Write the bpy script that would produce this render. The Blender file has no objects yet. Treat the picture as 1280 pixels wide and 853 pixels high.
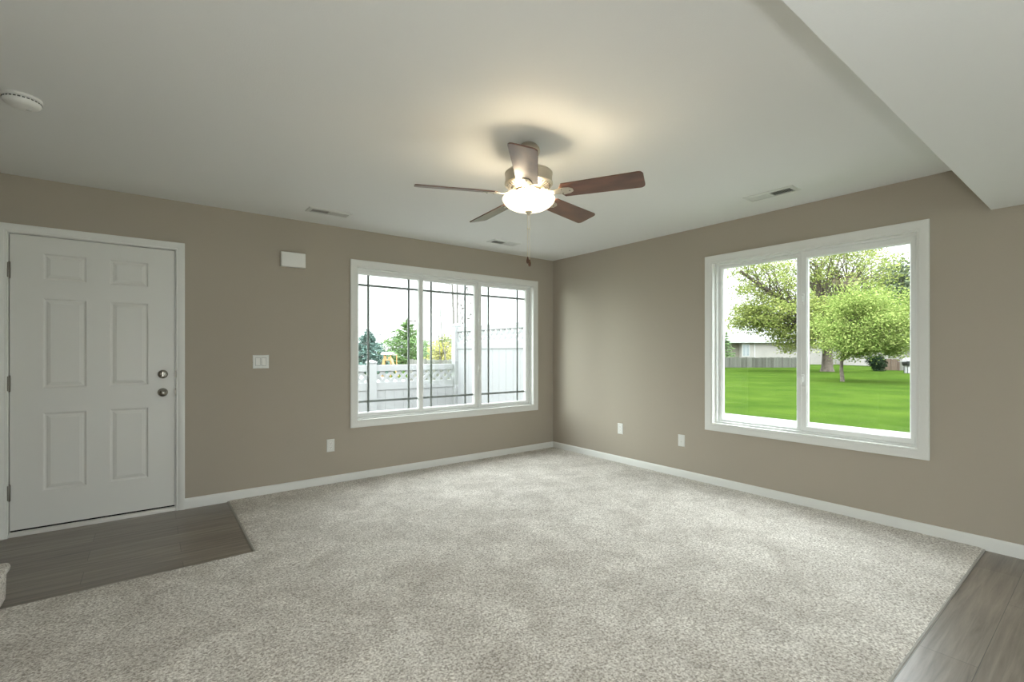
import bpy, bmesh, math, random
from mathutils import Vector, Matrix, noise
PI = math.pi
random.seed(7)
scene = bpy.context.scene
COL = scene.collection

# ------------------------------------------------------------------ camera, sky, exposure
CAM = Vector((-4.172, -4.553, 1.245))
YAW = math.radians(37.518)
FPX = 588.54
cam_data = bpy.data.cameras.new('camera')
cam_data.sensor_width = 36.0
cam_data.lens = FPX / 1280 * 36.0
cam_data.shift_y = (440.81 - 426.5) / 1280
cam_data.clip_start = 0.02
cam_data.clip_end = 500
cam = bpy.data.objects.new('camera', cam_data)
COL.objects.link(cam)
cam.location = CAM
cam.rotation_euler = (PI / 2, 0, -YAW)
scene.camera = cam

SKY = 5.2
world = bpy.data.worlds.new('overcast_sky')
scene.world = world
world.use_nodes = True
wn = world.node_tree
bg = wn.nodes['Background']
wt = wn.nodes.new('ShaderNodeTexCoord')
wsep = wn.nodes.new('ShaderNodeSeparateXYZ')
wr = wn.nodes.new('ShaderNodeValToRGB')
wn.links.new(wt.outputs['Generated'], wsep.inputs[0])
wn.links.new(wsep.outputs['Z'], wr.inputs[0])
wn.links.new(wr.outputs[0], bg.inputs['Color'])
# overcast sky: the zenith is about three times as bright as the horizon
els = wr.color_ramp.elements
els[0].position = 0.0
els[0].color = (0.40, 0.415, 0.425, 1)
els[1].position = 1.0
els[1].color = (2.1, 2.2, 2.28, 1)
e_ = els.new(0.16)
e_.color = (0.45, 0.465, 0.475, 1)
e_ = els.new(0.5)
e_.color = (1.7, 1.78, 1.82, 1)
bg.inputs['Strength'].default_value = SKY

FAN = Vector((-2.452, -2.470, 0.0))
ROOM_S = -8.2          # south wall of the open-plan room (behind the camera)
PATIO = (-3.9, -1.3)   # glass door opening in the south wall


def area_light(name, loc, rot, size, energy, color):
    l = bpy.data.lights.new(name, 'AREA')
    l.shape = 'RECTANGLE'
    l.size, l.size_y = size
    l.energy = energy
    l.color = color
    o = bpy.data.objects.new(name, l)
    COL.objects.link(o)
    o.location = loc
    o.rotation_euler = rot
    return o


def point_light(name, loc, energy, color, radius):
    l = bpy.data.lights.new(name, 'POINT')
    l.energy = energy
    l.color = color
    l.shadow_soft_size = radius
    o = bpy.data.objects.new(name, l)
    COL.objects.link(o)
    o.location = loc
    return o


# added fill light at the unseen patio door behind the camera
area_light('patio_fill', (-2.6, ROOM_S + 0.03, 1.05), (PI / 2, 0, PI), (2.4, 2.0), 600, (0.92, 1.0, 1.04))
# extra area light out of view beyond the triple window, brightening the right wall
def fill_light(name, loc, target, size, energy, spread=180):
    d = Vector(target) - Vector(loc)
    o = area_light(name, loc, d.to_track_quat('-Z', 'Y').to_euler(), size, energy, (0.91, 1.0, 0.95))
    o.data.spread = math.radians(spread)
    return o


fill_light('fill_light_west', (-5.0, 2.35, 2.0), (0.0, -0.95, 1.0), (1.9, 1.7), 22, 50)
# the photographer's lamp beside the camera
point_light('photographer_lamp', (-4.05, -4.86, 1.12), 50, (0.97, 1.0, 1.0), 0.06)

vs = scene.view_settings
vs.view_transform = 'Standard'
vs.look = 'None'
vs.exposure = 0.17
vs.gamma = 1.0
vs.use_curve_mapping = False
scene.cycles.max_bounces = 12
scene.cycles.diffuse_bounces = 6
scene.cycles.glossy_bounces = 4
scene.cycles.transparent_max_bounces = 24
scene.cycles.sample_clamp_indirect = 6.0
scene.cycles.use_denoising = True


# ------------------------------------------------------------------ materials
def mat(name, color, rough=0.5, metallic=0.0, spec=0.5, bump=None, vary=None, coat=0.0, emit=None):
    m = bpy.data.materials.new(name)
    m.use_nodes = True
    n, l = m.node_tree.nodes, m.node_tree.links
    b = n['Principled BSDF']
    b.inputs['Base Color'].default_value = (*color, 1)
    b.inputs['Roughness'].default_value = rough
    b.inputs['Metallic'].default_value = metallic
    b.inputs['Specular IOR Level'].default_value = spec
    if coat:
        b.inputs['Coat Weight'].default_value = coat
        b.inputs['Coat Roughness'].default_value = 0.12
    tc = n.new('ShaderNodeTexCoord')
    if vary:
        scale, amt = vary
        nt = n.new('ShaderNodeTexNoise')
        nt.inputs['Scale'].default_value = scale
        nt.inputs['Detail'].default_value = 4
        l.new(tc.outputs['Object'], nt.inputs['Vector'])
        rp = n.new('ShaderNodeValToRGB')
        rp.color_ramp.elements[0].position = 0.3
        rp.color_ramp.elements[1].position = 0.7
        rp.color_ramp.elements[0].color = (*[c * (1 - amt) for c in color], 1)
        rp.color_ramp.elements[1].color = (*[min(1, c * (1 + amt)) for c in color], 1)
        l.new(nt.outputs['Fac'], rp.inputs[0])
        l.new(rp.outputs[0], b.inputs['Base Color'])
    if bump:
        scale, strength, dist = bump
        nb = n.new('ShaderNodeTexNoise')
        nb.inputs['Scale'].default_value = scale
        nb.inputs['Detail'].default_value = 3
        l.new(tc.outputs['Object'], nb.inputs['Vector'])
        bp = n.new('ShaderNodeBump')
        bp.inputs['Strength'].default_value = strength
        bp.inputs['Distance'].default_value = dist
        l.new(nb.outputs['Fac'], bp.inputs['Height'])
        l.new(bp.outputs[0], b.inputs['Normal'])
    if emit:
        b.inputs['Emission Color'].default_value = (*emit[0], 1)
        b.inputs['Emission Strength'].default_value = emit[1]
    return m


def leaf_mat(name, c0, c1, trans=0.25):
    """two-sided leaf, every leaf its own tone"""
    m = bpy.data.materials.new(name)
    m.use_nodes = True
    n, l = m.node_tree.nodes, m.node_tree.links
    for x in list(n):
        n.remove(x)
    out = n.new('ShaderNodeOutputMaterial')
    geo = n.new('ShaderNodeNewGeometry')
    rp = n.new('ShaderNodeValToRGB')
    rp.color_ramp.elements[0].color = (*c0, 1)
    rp.color_ramp.elements[1].color = (*c1, 1)
    l.new(geo.outputs['Random Per Island'], rp.inputs[0])
    d = n.new('ShaderNodeBsdfDiffuse')
    t = n.new('ShaderNodeBsdfTranslucent')
    mx = n.new('ShaderNodeMixShader')
    mx.inputs[0].default_value = trans
    l.new(rp.outputs[0], d.inputs['Color'])
    l.new(rp.outputs[0], t.inputs['Color'])
    l.new(d.outputs[0], mx.inputs[1])
    l.new(t.outputs[0], mx.inputs[2])
    l.new(mx.outputs[0], out.inputs[0])
    return m


def glass_mat():
    m = bpy.data.materials.new('window_glass')
    m.use_nodes = True
    n, l = m.node_tree.nodes, m.node_tree.links
    for x in list(n):
        n.remove(x)
    out = n.new('ShaderNodeOutputMaterial')
    tr = n.new('ShaderNodeBsdfTransparent')
    tr.inputs['Color'].default_value = (0.93, 0.95, 0.94, 1)
    gl = n.new('ShaderNodeBsdfGlossy')
    gl.inputs['Roughness'].default_value = 0.01
    fr = n.new('ShaderNodeFresnel')
    geo = n.new('ShaderNodeNewGeometry')
    mr = n.new('ShaderNodeMapRange')            # same reflectance from either side of the thin pane
    mr.inputs['To Min'].default_value = 1.5
    mr.inputs['To Max'].default_value = 1 / 1.5
    l.new(geo.outputs['Backfacing'], mr.inputs['Value'])
    l.new(mr.outputs[0], fr.inputs['IOR'])
    mx = n.new('ShaderNodeMixShader')
    l.new(fr.outputs[0], mx.inputs[0])
    l.new(tr.outputs[0], mx.inputs[1])
    l.new(gl.outputs[0], mx.inputs[2])
    l.new(mx.outputs[0], out.inputs[0])
    return m


def plank_mat():
    """grey-brown vinyl planks running along X"""
    m = bpy.data.materials.new('vinyl_plank')
    m.use_nodes = True
    n, l = m.node_tree.nodes, m.node_tree.links
    b = n['Principled BSDF']
    tc = n.new('ShaderNodeTexCoord')
    mp = n.new('ShaderNodeMapping')
    mp.inputs['Location'].default_value = (0.36, 0.06, 0)
    l.new(tc.outputs['Object'], mp.inputs[0])
    br = n.new('ShaderNodeTexBrick')
    br.offset = 0.37
    br.inputs['Scale'].default_value = 1.0
    br.inputs['Brick Width'].default_value = 1.22
    br.inputs['Row Height'].default_value = 0.18
    br.inputs['Mortar Size'].default_value = 0.0013
    br.inputs['Mortar Smooth'].default_value = 0.2
    br.inputs['Bias'].default_value = 0.0
    br.inputs['Color1'].default_value = (0.210, 0.178, 0.146, 1)
    br.inputs['Color2'].default_value = (0.165, 0.135, 0.108, 1)
    br.inputs['Mortar'].default_value = (0.03, 0.026, 0.022, 1)
    l.new(mp.outputs[0], br.inputs['Vector'])
    st = n.new('ShaderNodeMapping')
    st.inputs['Scale'].default_value = (1.3, 24, 1)
    l.new(tc.outputs['Object'], st.inputs[0])
    g = n.new('ShaderNodeTexNoise')
    g.inputs['Scale'].default_value = 1.6
    g.inputs['Detail'].default_value = 6
    g.inputs['Roughness'].default_value = 0.62
    g.inputs['Distortion'].default_value = 0.5
    l.new(st.outputs[0], g.inputs['Vector'])
    gr = n.new('ShaderNodeValToRGB')
    gr.color_ramp.elements[0].position = 0.30
    gr.color_ramp.elements[0].color = (0.50, 0.49, 0.48, 1)
    gr.color_ramp.elements[1].position = 0.72
    gr.color_ramp.elements[1].color = (1.42, 1.42, 1.41, 1)
    l.new(g.outputs['Fac'], gr.inputs[0])
    mu = n.new('ShaderNodeMix')
    mu.data_type = 'RGBA'
    mu.blend_type = 'MULTIPLY'
    mu.inputs[0].default_value = 1.0
    l.new(br.outputs['Color'], mu.inputs[6])
    l.new(gr.outputs[0], mu.inputs[7])
    l.new(mu.outputs[2], b.inputs['Base Color'])
    b.inputs['Roughness'].default_value = 0.42
    b.inputs['Coat Weight'].default_value = 0.6
    b.inputs['Coat Roughness'].default_value = 0.30
    bp = n.new('ShaderNodeBump')
    bp.inputs['Strength'].default_value = 0.25
    bp.inputs['Distance'].default_value = 0.002
    l.new(g.outputs['Fac'], bp.inputs['Height'])
    l.new(bp.outputs[0], b.inputs['Normal'])
    return m


def carpet_mat():
    m = bpy.data.materials.new('beige_carpet')
    m.use_nodes = True
    n, l = m.node_tree.nodes, m.node_tree.links
    b = n['Principled BSDF']
    tc = n.new('ShaderNodeTexCoord')
    # tufts: yarn ends of several tones, softly mixed
    vo = n.new('ShaderNodeTexVoronoi')
    vo.inputs['Scale'].default_value = 150
    l.new(tc.outputs['Object'], vo.inputs['Vector'])
    sp = n.new('ShaderNodeSeparateColor')
    l.new(vo.outputs['Color'], sp.inputs[0])
    nt = n.new('ShaderNodeTexNoise')
    nt.inputs['Scale'].default_value = 95
    nt.inputs['Detail'].default_value = 3
    nt.inputs['Roughness'].default_value = 0.6
    l.new(tc.outputs['Object'], nt.inputs['Vector'])
    ma = n.new('ShaderNodeMath')
    ma.operation = 'MULTIPLY_ADD'
    ma.inputs[1].default_value = 0.22
    l.new(sp.outputs[0], ma.inputs[0])
    l.new(nt.outputs['Fac'], ma.inputs[2])
    rp = n.new('ShaderNodeValToRGB')
    e = rp.color_ramp.elements
    e[0].position = 0.43
    e[0].color = (0.30, 0.265, 0.23, 1)
    e[1].position = 0.80
    e[1].color = (0.84, 0.81, 0.76, 1)
    k = e.new(0.56)
    k.color = (0.52, 0.48, 0.43, 1)
    l.new(ma.outputs[0], rp.inputs[0])
    # nap lying this way and that
    nz = n.new('ShaderNodeTexNoise')
    nz.inputs['Scale'].default_value = 3.2
    nz.inputs['Detail'].default_value = 5
    nz.inputs['Roughness'].default_value = 0.65
    nz.inputs['Distortion'].default_value = 0.6
    l.new(tc.outputs['Object'], nz.inputs['Vector'])
    nr = n.new('ShaderNodeValToRGB')
    nr.color_ramp.elements[0].position = 0.36
    nr.color_ramp.elements[0].color = (0.80, 0.785, 0.765, 1)
    nr.color_ramp.elements[1].position = 0.64
    nr.color_ramp.elements[1].color = (1.10, 1.10, 1.10, 1)
    l.new(nz.outputs['Fac'], nr.inputs[0])
    mu = n.new('ShaderNodeMix')
    mu.data_type = 'RGBA'
    mu.blend_type = 'MULTIPLY'
    mu.inputs[0].default_value = 1.0
    l.new(rp.outputs[0], mu.inputs[6])
    l.new(nr.outputs[0], mu.inputs[7])
    l.new(mu.outputs[2], b.inputs['Base Color'])
    b.inputs['Roughness'].default_value = 0.95
    b.inputs['Specular IOR Level'].default_value = 0.1
    b.inputs['Sheen Weight'].default_value = 0.25
    n2 = n.new('ShaderNodeTexNoise')
    n2.inputs['Scale'].default_value = 150
    n2.inputs['Detail'].default_value = 2
    l.new(tc.outputs['Object'], n2.inputs['Vector'])
    bp = n.new('ShaderNodeBump')
    bp.inputs['Strength'].default_value = 0.55
    bp.inputs['Distance'].default_value = 0.006
    l.new(n2.outputs['Fac'], bp.inputs['Height'])
    l.new(bp.outputs[0], b.inputs['Normal'])
    return m


def wood_mat(name, c0, c1, axis_scale, rough=0.4, coat=0.0):
    m = bpy.data.materials.new(name)
    m.use_nodes = True
    n, l = m.node_tree.nodes, m.node_tree.links
    b = n['Principled BSDF']
    tc = n.new('ShaderNodeTexCoord')
    mp = n.new('ShaderNodeMapping')
    mp.inputs['Scale'].default_value = axis_scale
    l.new(tc.outputs['Object'], mp.inputs[0])
    g = n.new('ShaderNodeTexNoise')
    g.inputs['Scale'].default_value = 1
    g.inputs['Detail'].default_value = 5
    l.new(mp.outputs[0], g.inputs['Vector'])
    r = n.new('ShaderNodeValToRGB')
    r.color_ramp.elements[0].position = 0.3
    r.color_ramp.elements[1].position = 0.7
    r.color_ramp.elements[0].color = (*c0, 1)
    r.color_ramp.elements[1].color = (*c1, 1)
    l.new(g.outputs['Fac'], r.inputs[0])
    l.new(r.outputs[0], b.inputs['Base Color'])
    b.inputs['Roughness'].default_value = rough
    if coat:
        b.inputs['Coat Weight'].default_value = coat
        b.inputs['Coat Roughness'].default_value = 0.2
    return m


def board_mat(name, c0, c1):
    """weathered boards, one tone per board"""
    m = bpy.data.materials.new(name)
    m.use_nodes = True
    n, l = m.node_tree.nodes, m.node_tree.links
    b = n['Principled BSDF']
    geo = n.new('ShaderNodeNewGeometry')
    r = n.new('ShaderNodeValToRGB')
    r.color_ramp.elements[0].color = (*c0, 1)
    r.color_ramp.elements[1].color = (*c1, 1)
    l.new(geo.outputs['Random Per Island'], r.inputs[0])
    l.new(r.outputs[0], b.inputs['Base Color'])
    b.inputs['Roughness'].default_value = 0.85
    return m


M = {
    'wall': mat('taupe_wall_paint', (0.402, 0.359, 0.297), 0.75, spec=0.25, bump=(240, 0.12, 0.002)),
    'ceiling': mat('ceiling_paint', (0.77, 0.78, 0.765), 0.85, spec=0.2, bump=(170, 0.22, 0.003)),
    'trim': mat('white_trim_paint', (0.76, 0.765, 0.74), 0.38, spec=0.4),
    'door': mat('white_door_paint', (0.74, 0.74, 0.71), 0.42, spec=0.4),
    'vinyl': mat('white_window_vinyl', (0.80, 0.815, 0.80), 0.35, spec=0.4),
    'plastic': mat('white_plastic', (0.80, 0.80, 0.77), 0.4),
    'switch': mat('white_switch_plastic', (0.72, 0.725, 0.70), 0.3),
    'muntin': mat('grey_grille_bar', (0.27, 0.285, 0.285), 0.45),
    'slot': mat('dark_slot', (0.03, 0.03, 0.028), 0.8),
    'duct': mat('dark_duct', (0.06, 0.06, 0.055), 0.7),
    'vent': mat('white_vent_enamel', (0.66, 0.67, 0.64), 0.45),
    'nickel': mat('satin_nickel', (0.58, 0.53, 0.45), 0.40, metallic=1.0),
    'dark_nickel': mat('satin_nickel_hardware', (0.27, 0.255, 0.225), 0.25, metallic=1.0),
    'hinge': mat('aged_hinge_metal', (0.20, 0.185, 0.16), 0.4, metallic=1.0),
    'alu': mat('mill_aluminium', (0.74, 0.73, 0.69), 0.35, metallic=0.2),
    'gasket': mat('black_rubber_seal', (0.012, 0.012, 0.011), 0.8),
    'blade': wood_mat('dark_walnut_blade', (0.085, 0.034, 0.020), (0.165, 0.066, 0.036), (6, 6, 60), 0.34, coat=0.45),
    'fob': wood_mat('dark_wood_fob', (0.06, 0.025, 0.012), (0.12, 0.05, 0.022), (80, 80, 20), 0.4),
    'chain': mat('pull_chain_metal', (0.85, 0.80, 0.66), 0.35, metallic=0.55),
    'bowl': mat('frosted_glass_bowl', (0.95, 0.92, 0.85), 0.35, emit=((1.0, 0.84, 0.58), 1.8)),
    'bulb': mat('warm_bulb', (1, 0.95, 0.85), 0.4, emit=((1.0, 0.80, 0.50), 6)),
    'plank': plank_mat(),
    'carpet': carpet_mat(),
    'strip': mat('carpet_edge_strip', (0.30, 0.285, 0.25), 0.5),
    'glass': glass_mat(),
    'concrete': mat('pale_concrete', (0.20, 0.197, 0.19), 0.9, vary=(2.5, 0.12)),
    'white_vinyl': mat('white_fence_vinyl', (0.29, 0.295, 0.298), 0.4),
    'grey_board': board_mat('weathered_grey_boards', (0.085, 0.085, 0.070), (0.170, 0.170, 0.150)),
    'brown_board': board_mat('brown_fence_boards', (0.075, 0.048, 0.035), (0.130, 0.090, 0.065)),
    'siding': mat('beige_siding', (0.30, 0.28, 0.26), 0.8, vary=(0.8, 0.06)),
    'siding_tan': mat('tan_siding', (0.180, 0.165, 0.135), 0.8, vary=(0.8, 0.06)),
    'roof': mat('grey_shingles', (0.17, 0.17, 0.165), 0.9, vary=(3, 0.25)),
    'house_white': mat('white_house_trim', (0.410, 0.410, 0.410), 0.6),
    'house_pane': mat('house_window_pane', (0.225, 0.250, 0.265), 0.12),
    'bark': mat('grey_brown_bark', (0.095, 0.077, 0.060), 0.95, vary=(6, 0.4), bump=(14, 0.8, 0.05)),
    'bare_bark': mat('pale_bare_bark', (0.135, 0.125, 0.115), 0.95, vary=(8, 0.3)),
    'twig': mat('grey_twigs', (0.210, 0.200, 0.195), 0.95),
    'leaf_big': leaf_mat('yellowing_green_leaves', (0.13, 0.175, 0.045), (0.34, 0.37, 0.12)),
    'leaf_small': leaf_mat('light_green_leaves', (0.13, 0.2, 0.045), (0.34, 0.39, 0.13)),
    'leaf_far': leaf_mat('hazy_dark_leaves', (0.07, 0.09, 0.06), (0.15, 0.18, 0.1)),
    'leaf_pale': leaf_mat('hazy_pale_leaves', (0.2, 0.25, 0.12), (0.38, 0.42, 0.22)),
    'spruce': leaf_mat('blue_green_needles', (0.065, 0.115, 0.10), (0.19, 0.28, 0.25), 0.1),
    'pine': leaf_mat('green_needles', (0.09, 0.165, 0.065), (0.24, 0.34, 0.15), 0.1),
    'shrub': leaf_mat('dark_evergreen_leaves', (0.009, 0.022, 0.011), (0.030, 0.050, 0.025), 0.1),
    'leaf_yellow': leaf_mat('yellow_autumn_leaves', (0.25, 0.26, 0.07), (0.50, 0.46, 0.14)),
    'orange': mat('orange_play_plastic', (0.42, 0.25, 0.10), 0.5),
    'cream': mat('cream_play_roof', (0.400, 0.390, 0.350), 0.6),
    'black': mat('black_enamel', (0.010, 0.010, 0.011), 0.4),
    'steel_pole': mat('grey_lamp_pole', (0.225, 0.220, 0.220), 0.5),
}


def lawn_material():
    m = bpy.data.materials.new('green_lawn')
    m.use_nodes = True
    n, l = m.node_tree.nodes, m.node_tree.links
    b = n['Principled BSDF']
    tc = n.new('ShaderNodeTexCoord')
    a = n.new('ShaderNodeTexNoise')
    a.inputs['Scale'].default_value = 0.5
    a.inputs['Detail'].default_value = 6
    a.inputs['Roughness'].default_value = 0.6
    l.new(tc.outputs['Object'], a.inputs['Vector'])
    r = n.new('ShaderNodeValToRGB')
    r.color_ramp.elements[0].position = 0.34
    r.color_ramp.elements[0].color = (0.024, 0.047, 0.0075, 1)
    r.color_ramp.elements[1].position = 0.66
    r.color_ramp.elements[1].color = (0.043, 0.071, 0.011, 1)
    l.new(a.outputs['Fac'], r.inputs[0])
    l.new(r.outputs[0], b.inputs['Base Color'])
    b.inputs['Roughness'].default_value = 0.95
    b.inputs['Specular IOR Level'].default_value = 0.0
    f = n.new('ShaderNodeTexNoise')
    f.inputs['Scale'].default_value = 22
    l.new(tc.outputs['Object'], f.inputs['Vector'])
    bp = n.new('ShaderNodeBump')
    bp.inputs['Strength'].default_value = 0.6
    bp.inputs['Distance'].default_value = 0.05
    l.new(f.outputs['Fac'], bp.inputs['Height'])
    l.new(bp.outputs[0], b.inputs['Normal'])
    return m


M['lawn'] = lawn_material()


# ------------------------------------------------------------------ mesh builder
class MB:
    def __init__(self):
        self.v, self.f = [], []

    def add(self, vs_, fs_):
        k = len(self.v)
        self.v += [tuple(p) for p in vs_]
        self.f += [tuple(i + k for i in q) for q in fs_]
        return self

    def box(self, a, b):
        x0, x1 = sorted((a[0], b[0]))
        y0, y1 = sorted((a[1], b[1]))
        z0, z1 = sorted((a[2], b[2]))
        return self.add([(x0, y0, z0), (x1, y0, z0), (x1, y1, z0), (x0, y1, z0),
                         (x0, y0, z1), (x1, y0, z1), (x1, y1, z1), (x0, y1, z1)],
                        [(0, 3, 2, 1), (4, 5, 6, 7), (0, 1, 5, 4), (1, 2, 6, 5), (2, 3, 7, 6), (3, 0, 4, 7)])

    def prism(self, pts, vec):
        """closed polygon swept along vec"""
        n = len(pts)
        p = [Vector(q) for q in pts]
        w = Vector(vec)
        return self.add(p + [q + w for q in p],
                        [tuple(range(n - 1, -1, -1)), tuple(range(n, 2 * n))] +
                        [(i, (i + 1) % n, n + (i + 1) % n, n + i) for i in range(n)])

    def loft(self, rings, close=True, cap0=False, cap1=False):
        k = len(rings[0])
        vs_, fs_ = [], []
        for r in rings:
            vs_ += [tuple(p) for p in r]
        for i in range(len(rings) - 1):
            for j in range(k if close else k - 1):
                a, b_ = i * k + j, i * k + (j + 1) % k
                fs_.append((a, b_, b_ + k, a + k))
        if cap0:
            fs_.append(tuple(range(k - 1, -1, -1)))
        if cap1:
            fs_.append(tuple(range((len(rings) - 1) * k, len(rings) * k)))
        return self.add(vs_, fs_)

    def lathe(self, c, prof, seg=48, axis='z'):
        """prof: (radius, height) pairs, around an axis through c"""
        rings = []
        for r, h in prof:
            ring = []
            for i in range(seg):
                t = 2 * PI * i / seg
                a, b_ = max(r, 1e-5) * math.cos(t), max(r, 1e-5) * math.sin(t)
                if axis == 'z':
                    ring.append((c[0] + a, c[1] + b_, c[2] + h))
                elif axis == 'y':
                    ring.append((c[0] + a, c[1] + h, c[2] + b_))
                else:
                    ring.append((c[0] + h, c[1] + a, c[2] + b_))
            rings.append(ring)
        return self.loft(rings, cap0=True, cap1=True)

    def tube(self, pts, radii, seg=8):
        pts = [Vector(p) for p in pts]
        if not hasattr(radii, '__len__'):
            radii = [radii] * len(pts)
        rings = []
        up = Vector((0.123, 0.321, 0.94)).normalized()
        for i, p in enumerate(pts):
            d = (pts[min(i + 1, len(pts) - 1)] - pts[max(i - 1, 0)]).normalized()
            if abs(d.dot(up)) > 0.97:
                up = Vector((0.9, 0.2, 0.1)).normalized()
            a = d.cross(up).normalized()
            b_ = d.cross(a).normalized()
            rings.append([p + radii[i] * (math.cos(2 * PI * j / seg) * a + math.sin(2 * PI * j / seg) * b_) for j in range(seg)])
        return self.loft(rings, cap0=True, cap1=True)


def new_mesh(name, mb, origin, smooth=False):
    me = bpy.data.meshes.new(name)
    o = Vector(origin)
    me.from_pydata([tuple(Vector(p) - o) for p in mb.v], [], mb.f)
    bm = bmesh.new()
    bm.from_mesh(me)
    bmesh.ops.recalc_face_normals(bm, faces=bm.faces)
    bm.to_mesh(me)
    bm.free()
    if smooth:
        me.shade_smooth()
        try:
            me.set_sharp_from_angle(angle=math.radians(38))
        except Exception:
            pass
    me.update()
    return me


def obj(name, mb, m, parent=None, origin=None, smooth=False, bevel=0.0, recalc=True):
    """ONE mesh object from world-space geometry"""
    if parent is not None:
        org = parent['_org']
        org = Vector(org)
    else:
        org = Vector(origin if origin is not None else (0, 0, 0))
    if recalc:
        me = new_mesh(name, mb, org, smooth)
    else:
        me = bpy.data.meshes.new(name)
        me.from_pydata([tuple(Vector(p) - org) for p in mb.v], [], mb.f)
        me.update()
    me.materials.append(m)
    o = bpy.data.objects.new(name, me)
    COL.objects.link(o)
    o['_org'] = tuple(org)
    if parent is not None:
        o.parent = parent
    else:
        o.location = org
    if bevel:
        bv = o.modifiers.new('bevel', 'BEVEL')
        bv.width = bevel
        bv.segments = 2
        bv.limit_method = 'ANGLE'
        bv.angle_limit = math.radians(40)
    return o


def empty(name, loc):
    o = bpy.data.objects.new(name, None)
    COL.objects.link(o)
    o.location = loc
    o.empty_display_size = 0.1
    o['_org'] = tuple(loc)
    return o


def tag(o, label=None, cat=None, group=None, kind=None):
    if label:
        o['label'] = label
    if cat:
        o['category'] = cat
    if group:
        o['group'] = group
    if kind:
        o['kind'] = kind
    return o


def copy_tree(o, delta, parent=None):
    c = o.copy()
    COL.objects.link(c)
    if parent is None:
        c.location = Vector(o.location) + Vector(delta)
    else:
        c.parent = parent
    for ch in [x for x in COL.objects if x.parent == o]:
        copy_tree(ch, delta, c)
    return c


def wall_cells(xs, zs, holes, place):
    """boxes of a wall split at xs and zs, leaving the holes out; place maps (u0,z0,u1,z1) to box corners"""
    mb = MB()
    for i in range(len(xs) - 1):
        for j in range(len(zs) - 1):
            um, zm = (xs[i] + xs[i + 1]) / 2, (zs[j] + zs[j + 1]) / 2
            if any(h[0] < um < h[1] and h[2] < zm < h[3] for h in holes):
                continue
            a, b_ = place(xs[i], zs[j], xs[i + 1], zs[j + 1])
            mb.box(a, b_)
    return mb


# ------------------------------------------------------------------ the room shell
H = 2.44
WX = -5.06            # left wall
T = 0.15
W1 = (-2.587, -0.329, 0.573, 2.089)     # window in the back wall: x0 x1 z0 z1
W2 = (-3.693, -2.190, 0.573, 2.089)     # window in the right wall: y0 y1 z0 z1
DR = (-4.944, -3.998, 0.0, 2.066)       # door opening
STAIR = (-2.12, -1.15)                  # stair opening in the left wall

wb = wall_cells([WX - T, DR[0], DR[1], W1[0], W1[1], T], [-0.15, 0.0, W1[2], DR[3], W1[3], H + 0.1],
                [W1, (DR[0], DR[1], 0.0, DR[3])], lambda u0, z0, u1, z1: ((u0, 0, z0), (u1, T, z1)))
tag(obj('wall_back', wb, M['wall']), kind='structure')
wr_ = wall_cells([ROOM_S - T, W2[0], W2[1], 0.0], [-0.15, W2[2], W2[3], H + 0.1], [W2],
                 lambda u0, z0, u1, z1: ((0, u0, z0), (T, u1, z1)))
tag(obj('wall_right', wr_, M['wall']), kind='structure')
wl = wall_cells([ROOM_S - T, STAIR[0], STAIR[1], 0.0], [-0.15, 0.0, 2.3, H + 0.1],
                [(STAIR[0], STAIR[1], 0.0, 2.3)], lambda u0, z0, u1, z1: ((WX - T, u0, z0), (WX, u1, z1)))
# the stairwell behind the opening
wl.box((WX - 2.2, STAIR[0] - 0.1, -0.1), (WX - T, STAIR[0], 3.2))
wl.box((WX - 2.2, STAIR[1], -0.1), (WX - T, STAIR[1] + 0.1, 3.2))
wl.box((WX - 2.3, STAIR[0] - 0.1, -0.1), (WX - 2.2, STAIR[1] + 0.1, 3.2))
wl.box((WX - 2.3, STAIR[0] - 0.1, 3.2), (WX - T + 0.02, STAIR[1] + 0.1, 3.3))
wl.box((WX - T, STAIR[0] - 0.1, H), (WX - T + 0.03, STAIR[1] + 0.1, 3.3))
tag(obj('wall_left', wl, M['wall']), kind='structure')
wf = wall_cells([WX - T, PATIO[0], PATIO[1], T], [-0.15, 0.0, 2.1, H + 0.1],
                [(PATIO[0], PATIO[1], 0.0, 2.1)], lambda u0, z0, u1, z1: ((u0, ROOM_S - T, z0), (u1, ROOM_S, z1)))
tag(obj('wall_front', wf, M['wall']), kind='structure')

tag(obj('floor', MB().box((WX - 2.3, ROOM_S - T, -0.12), (0.0, 0.0, 0.0)), M['plank']), kind='structure')
tag(obj('ceiling', MB().box((WX - T, ROOM_S - T, H), (T, T, H + 0.12)), M['ceiling']), kind='structure')
sof = MB().prism([(WX, -5.75, 2.137), (0.0, -5.75, 2.137), (0.0, -4.042, 2.137), (WX, -4.008, 2.137)], (0, 0, H - 2.137))
tag(obj('soffit', sof, M['ceiling'], bevel=0.002), kind='structure')


def base_run(mb, p0, p1, nrm):
    """baseboard with an eased top, from p0 to p1, face pointing along nrm"""
    t, h = 0.013, 0.083
    prof = [(0, 0), (t, 0), (t, h - 0.018), (t * 0.82, h - 0.008), (t * 0.35, h), (0, h)]
    q = Vector((p0[0], p0[1], 0))
    w = Vector((p1[0] - p0[0], p1[1] - p0[1], 0))
    n = Vector((nrm[0], nrm[1], 0))
    mb.prism([q + n * a + Vector((0, 0, b_)) for a, b_ in prof], w)


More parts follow.
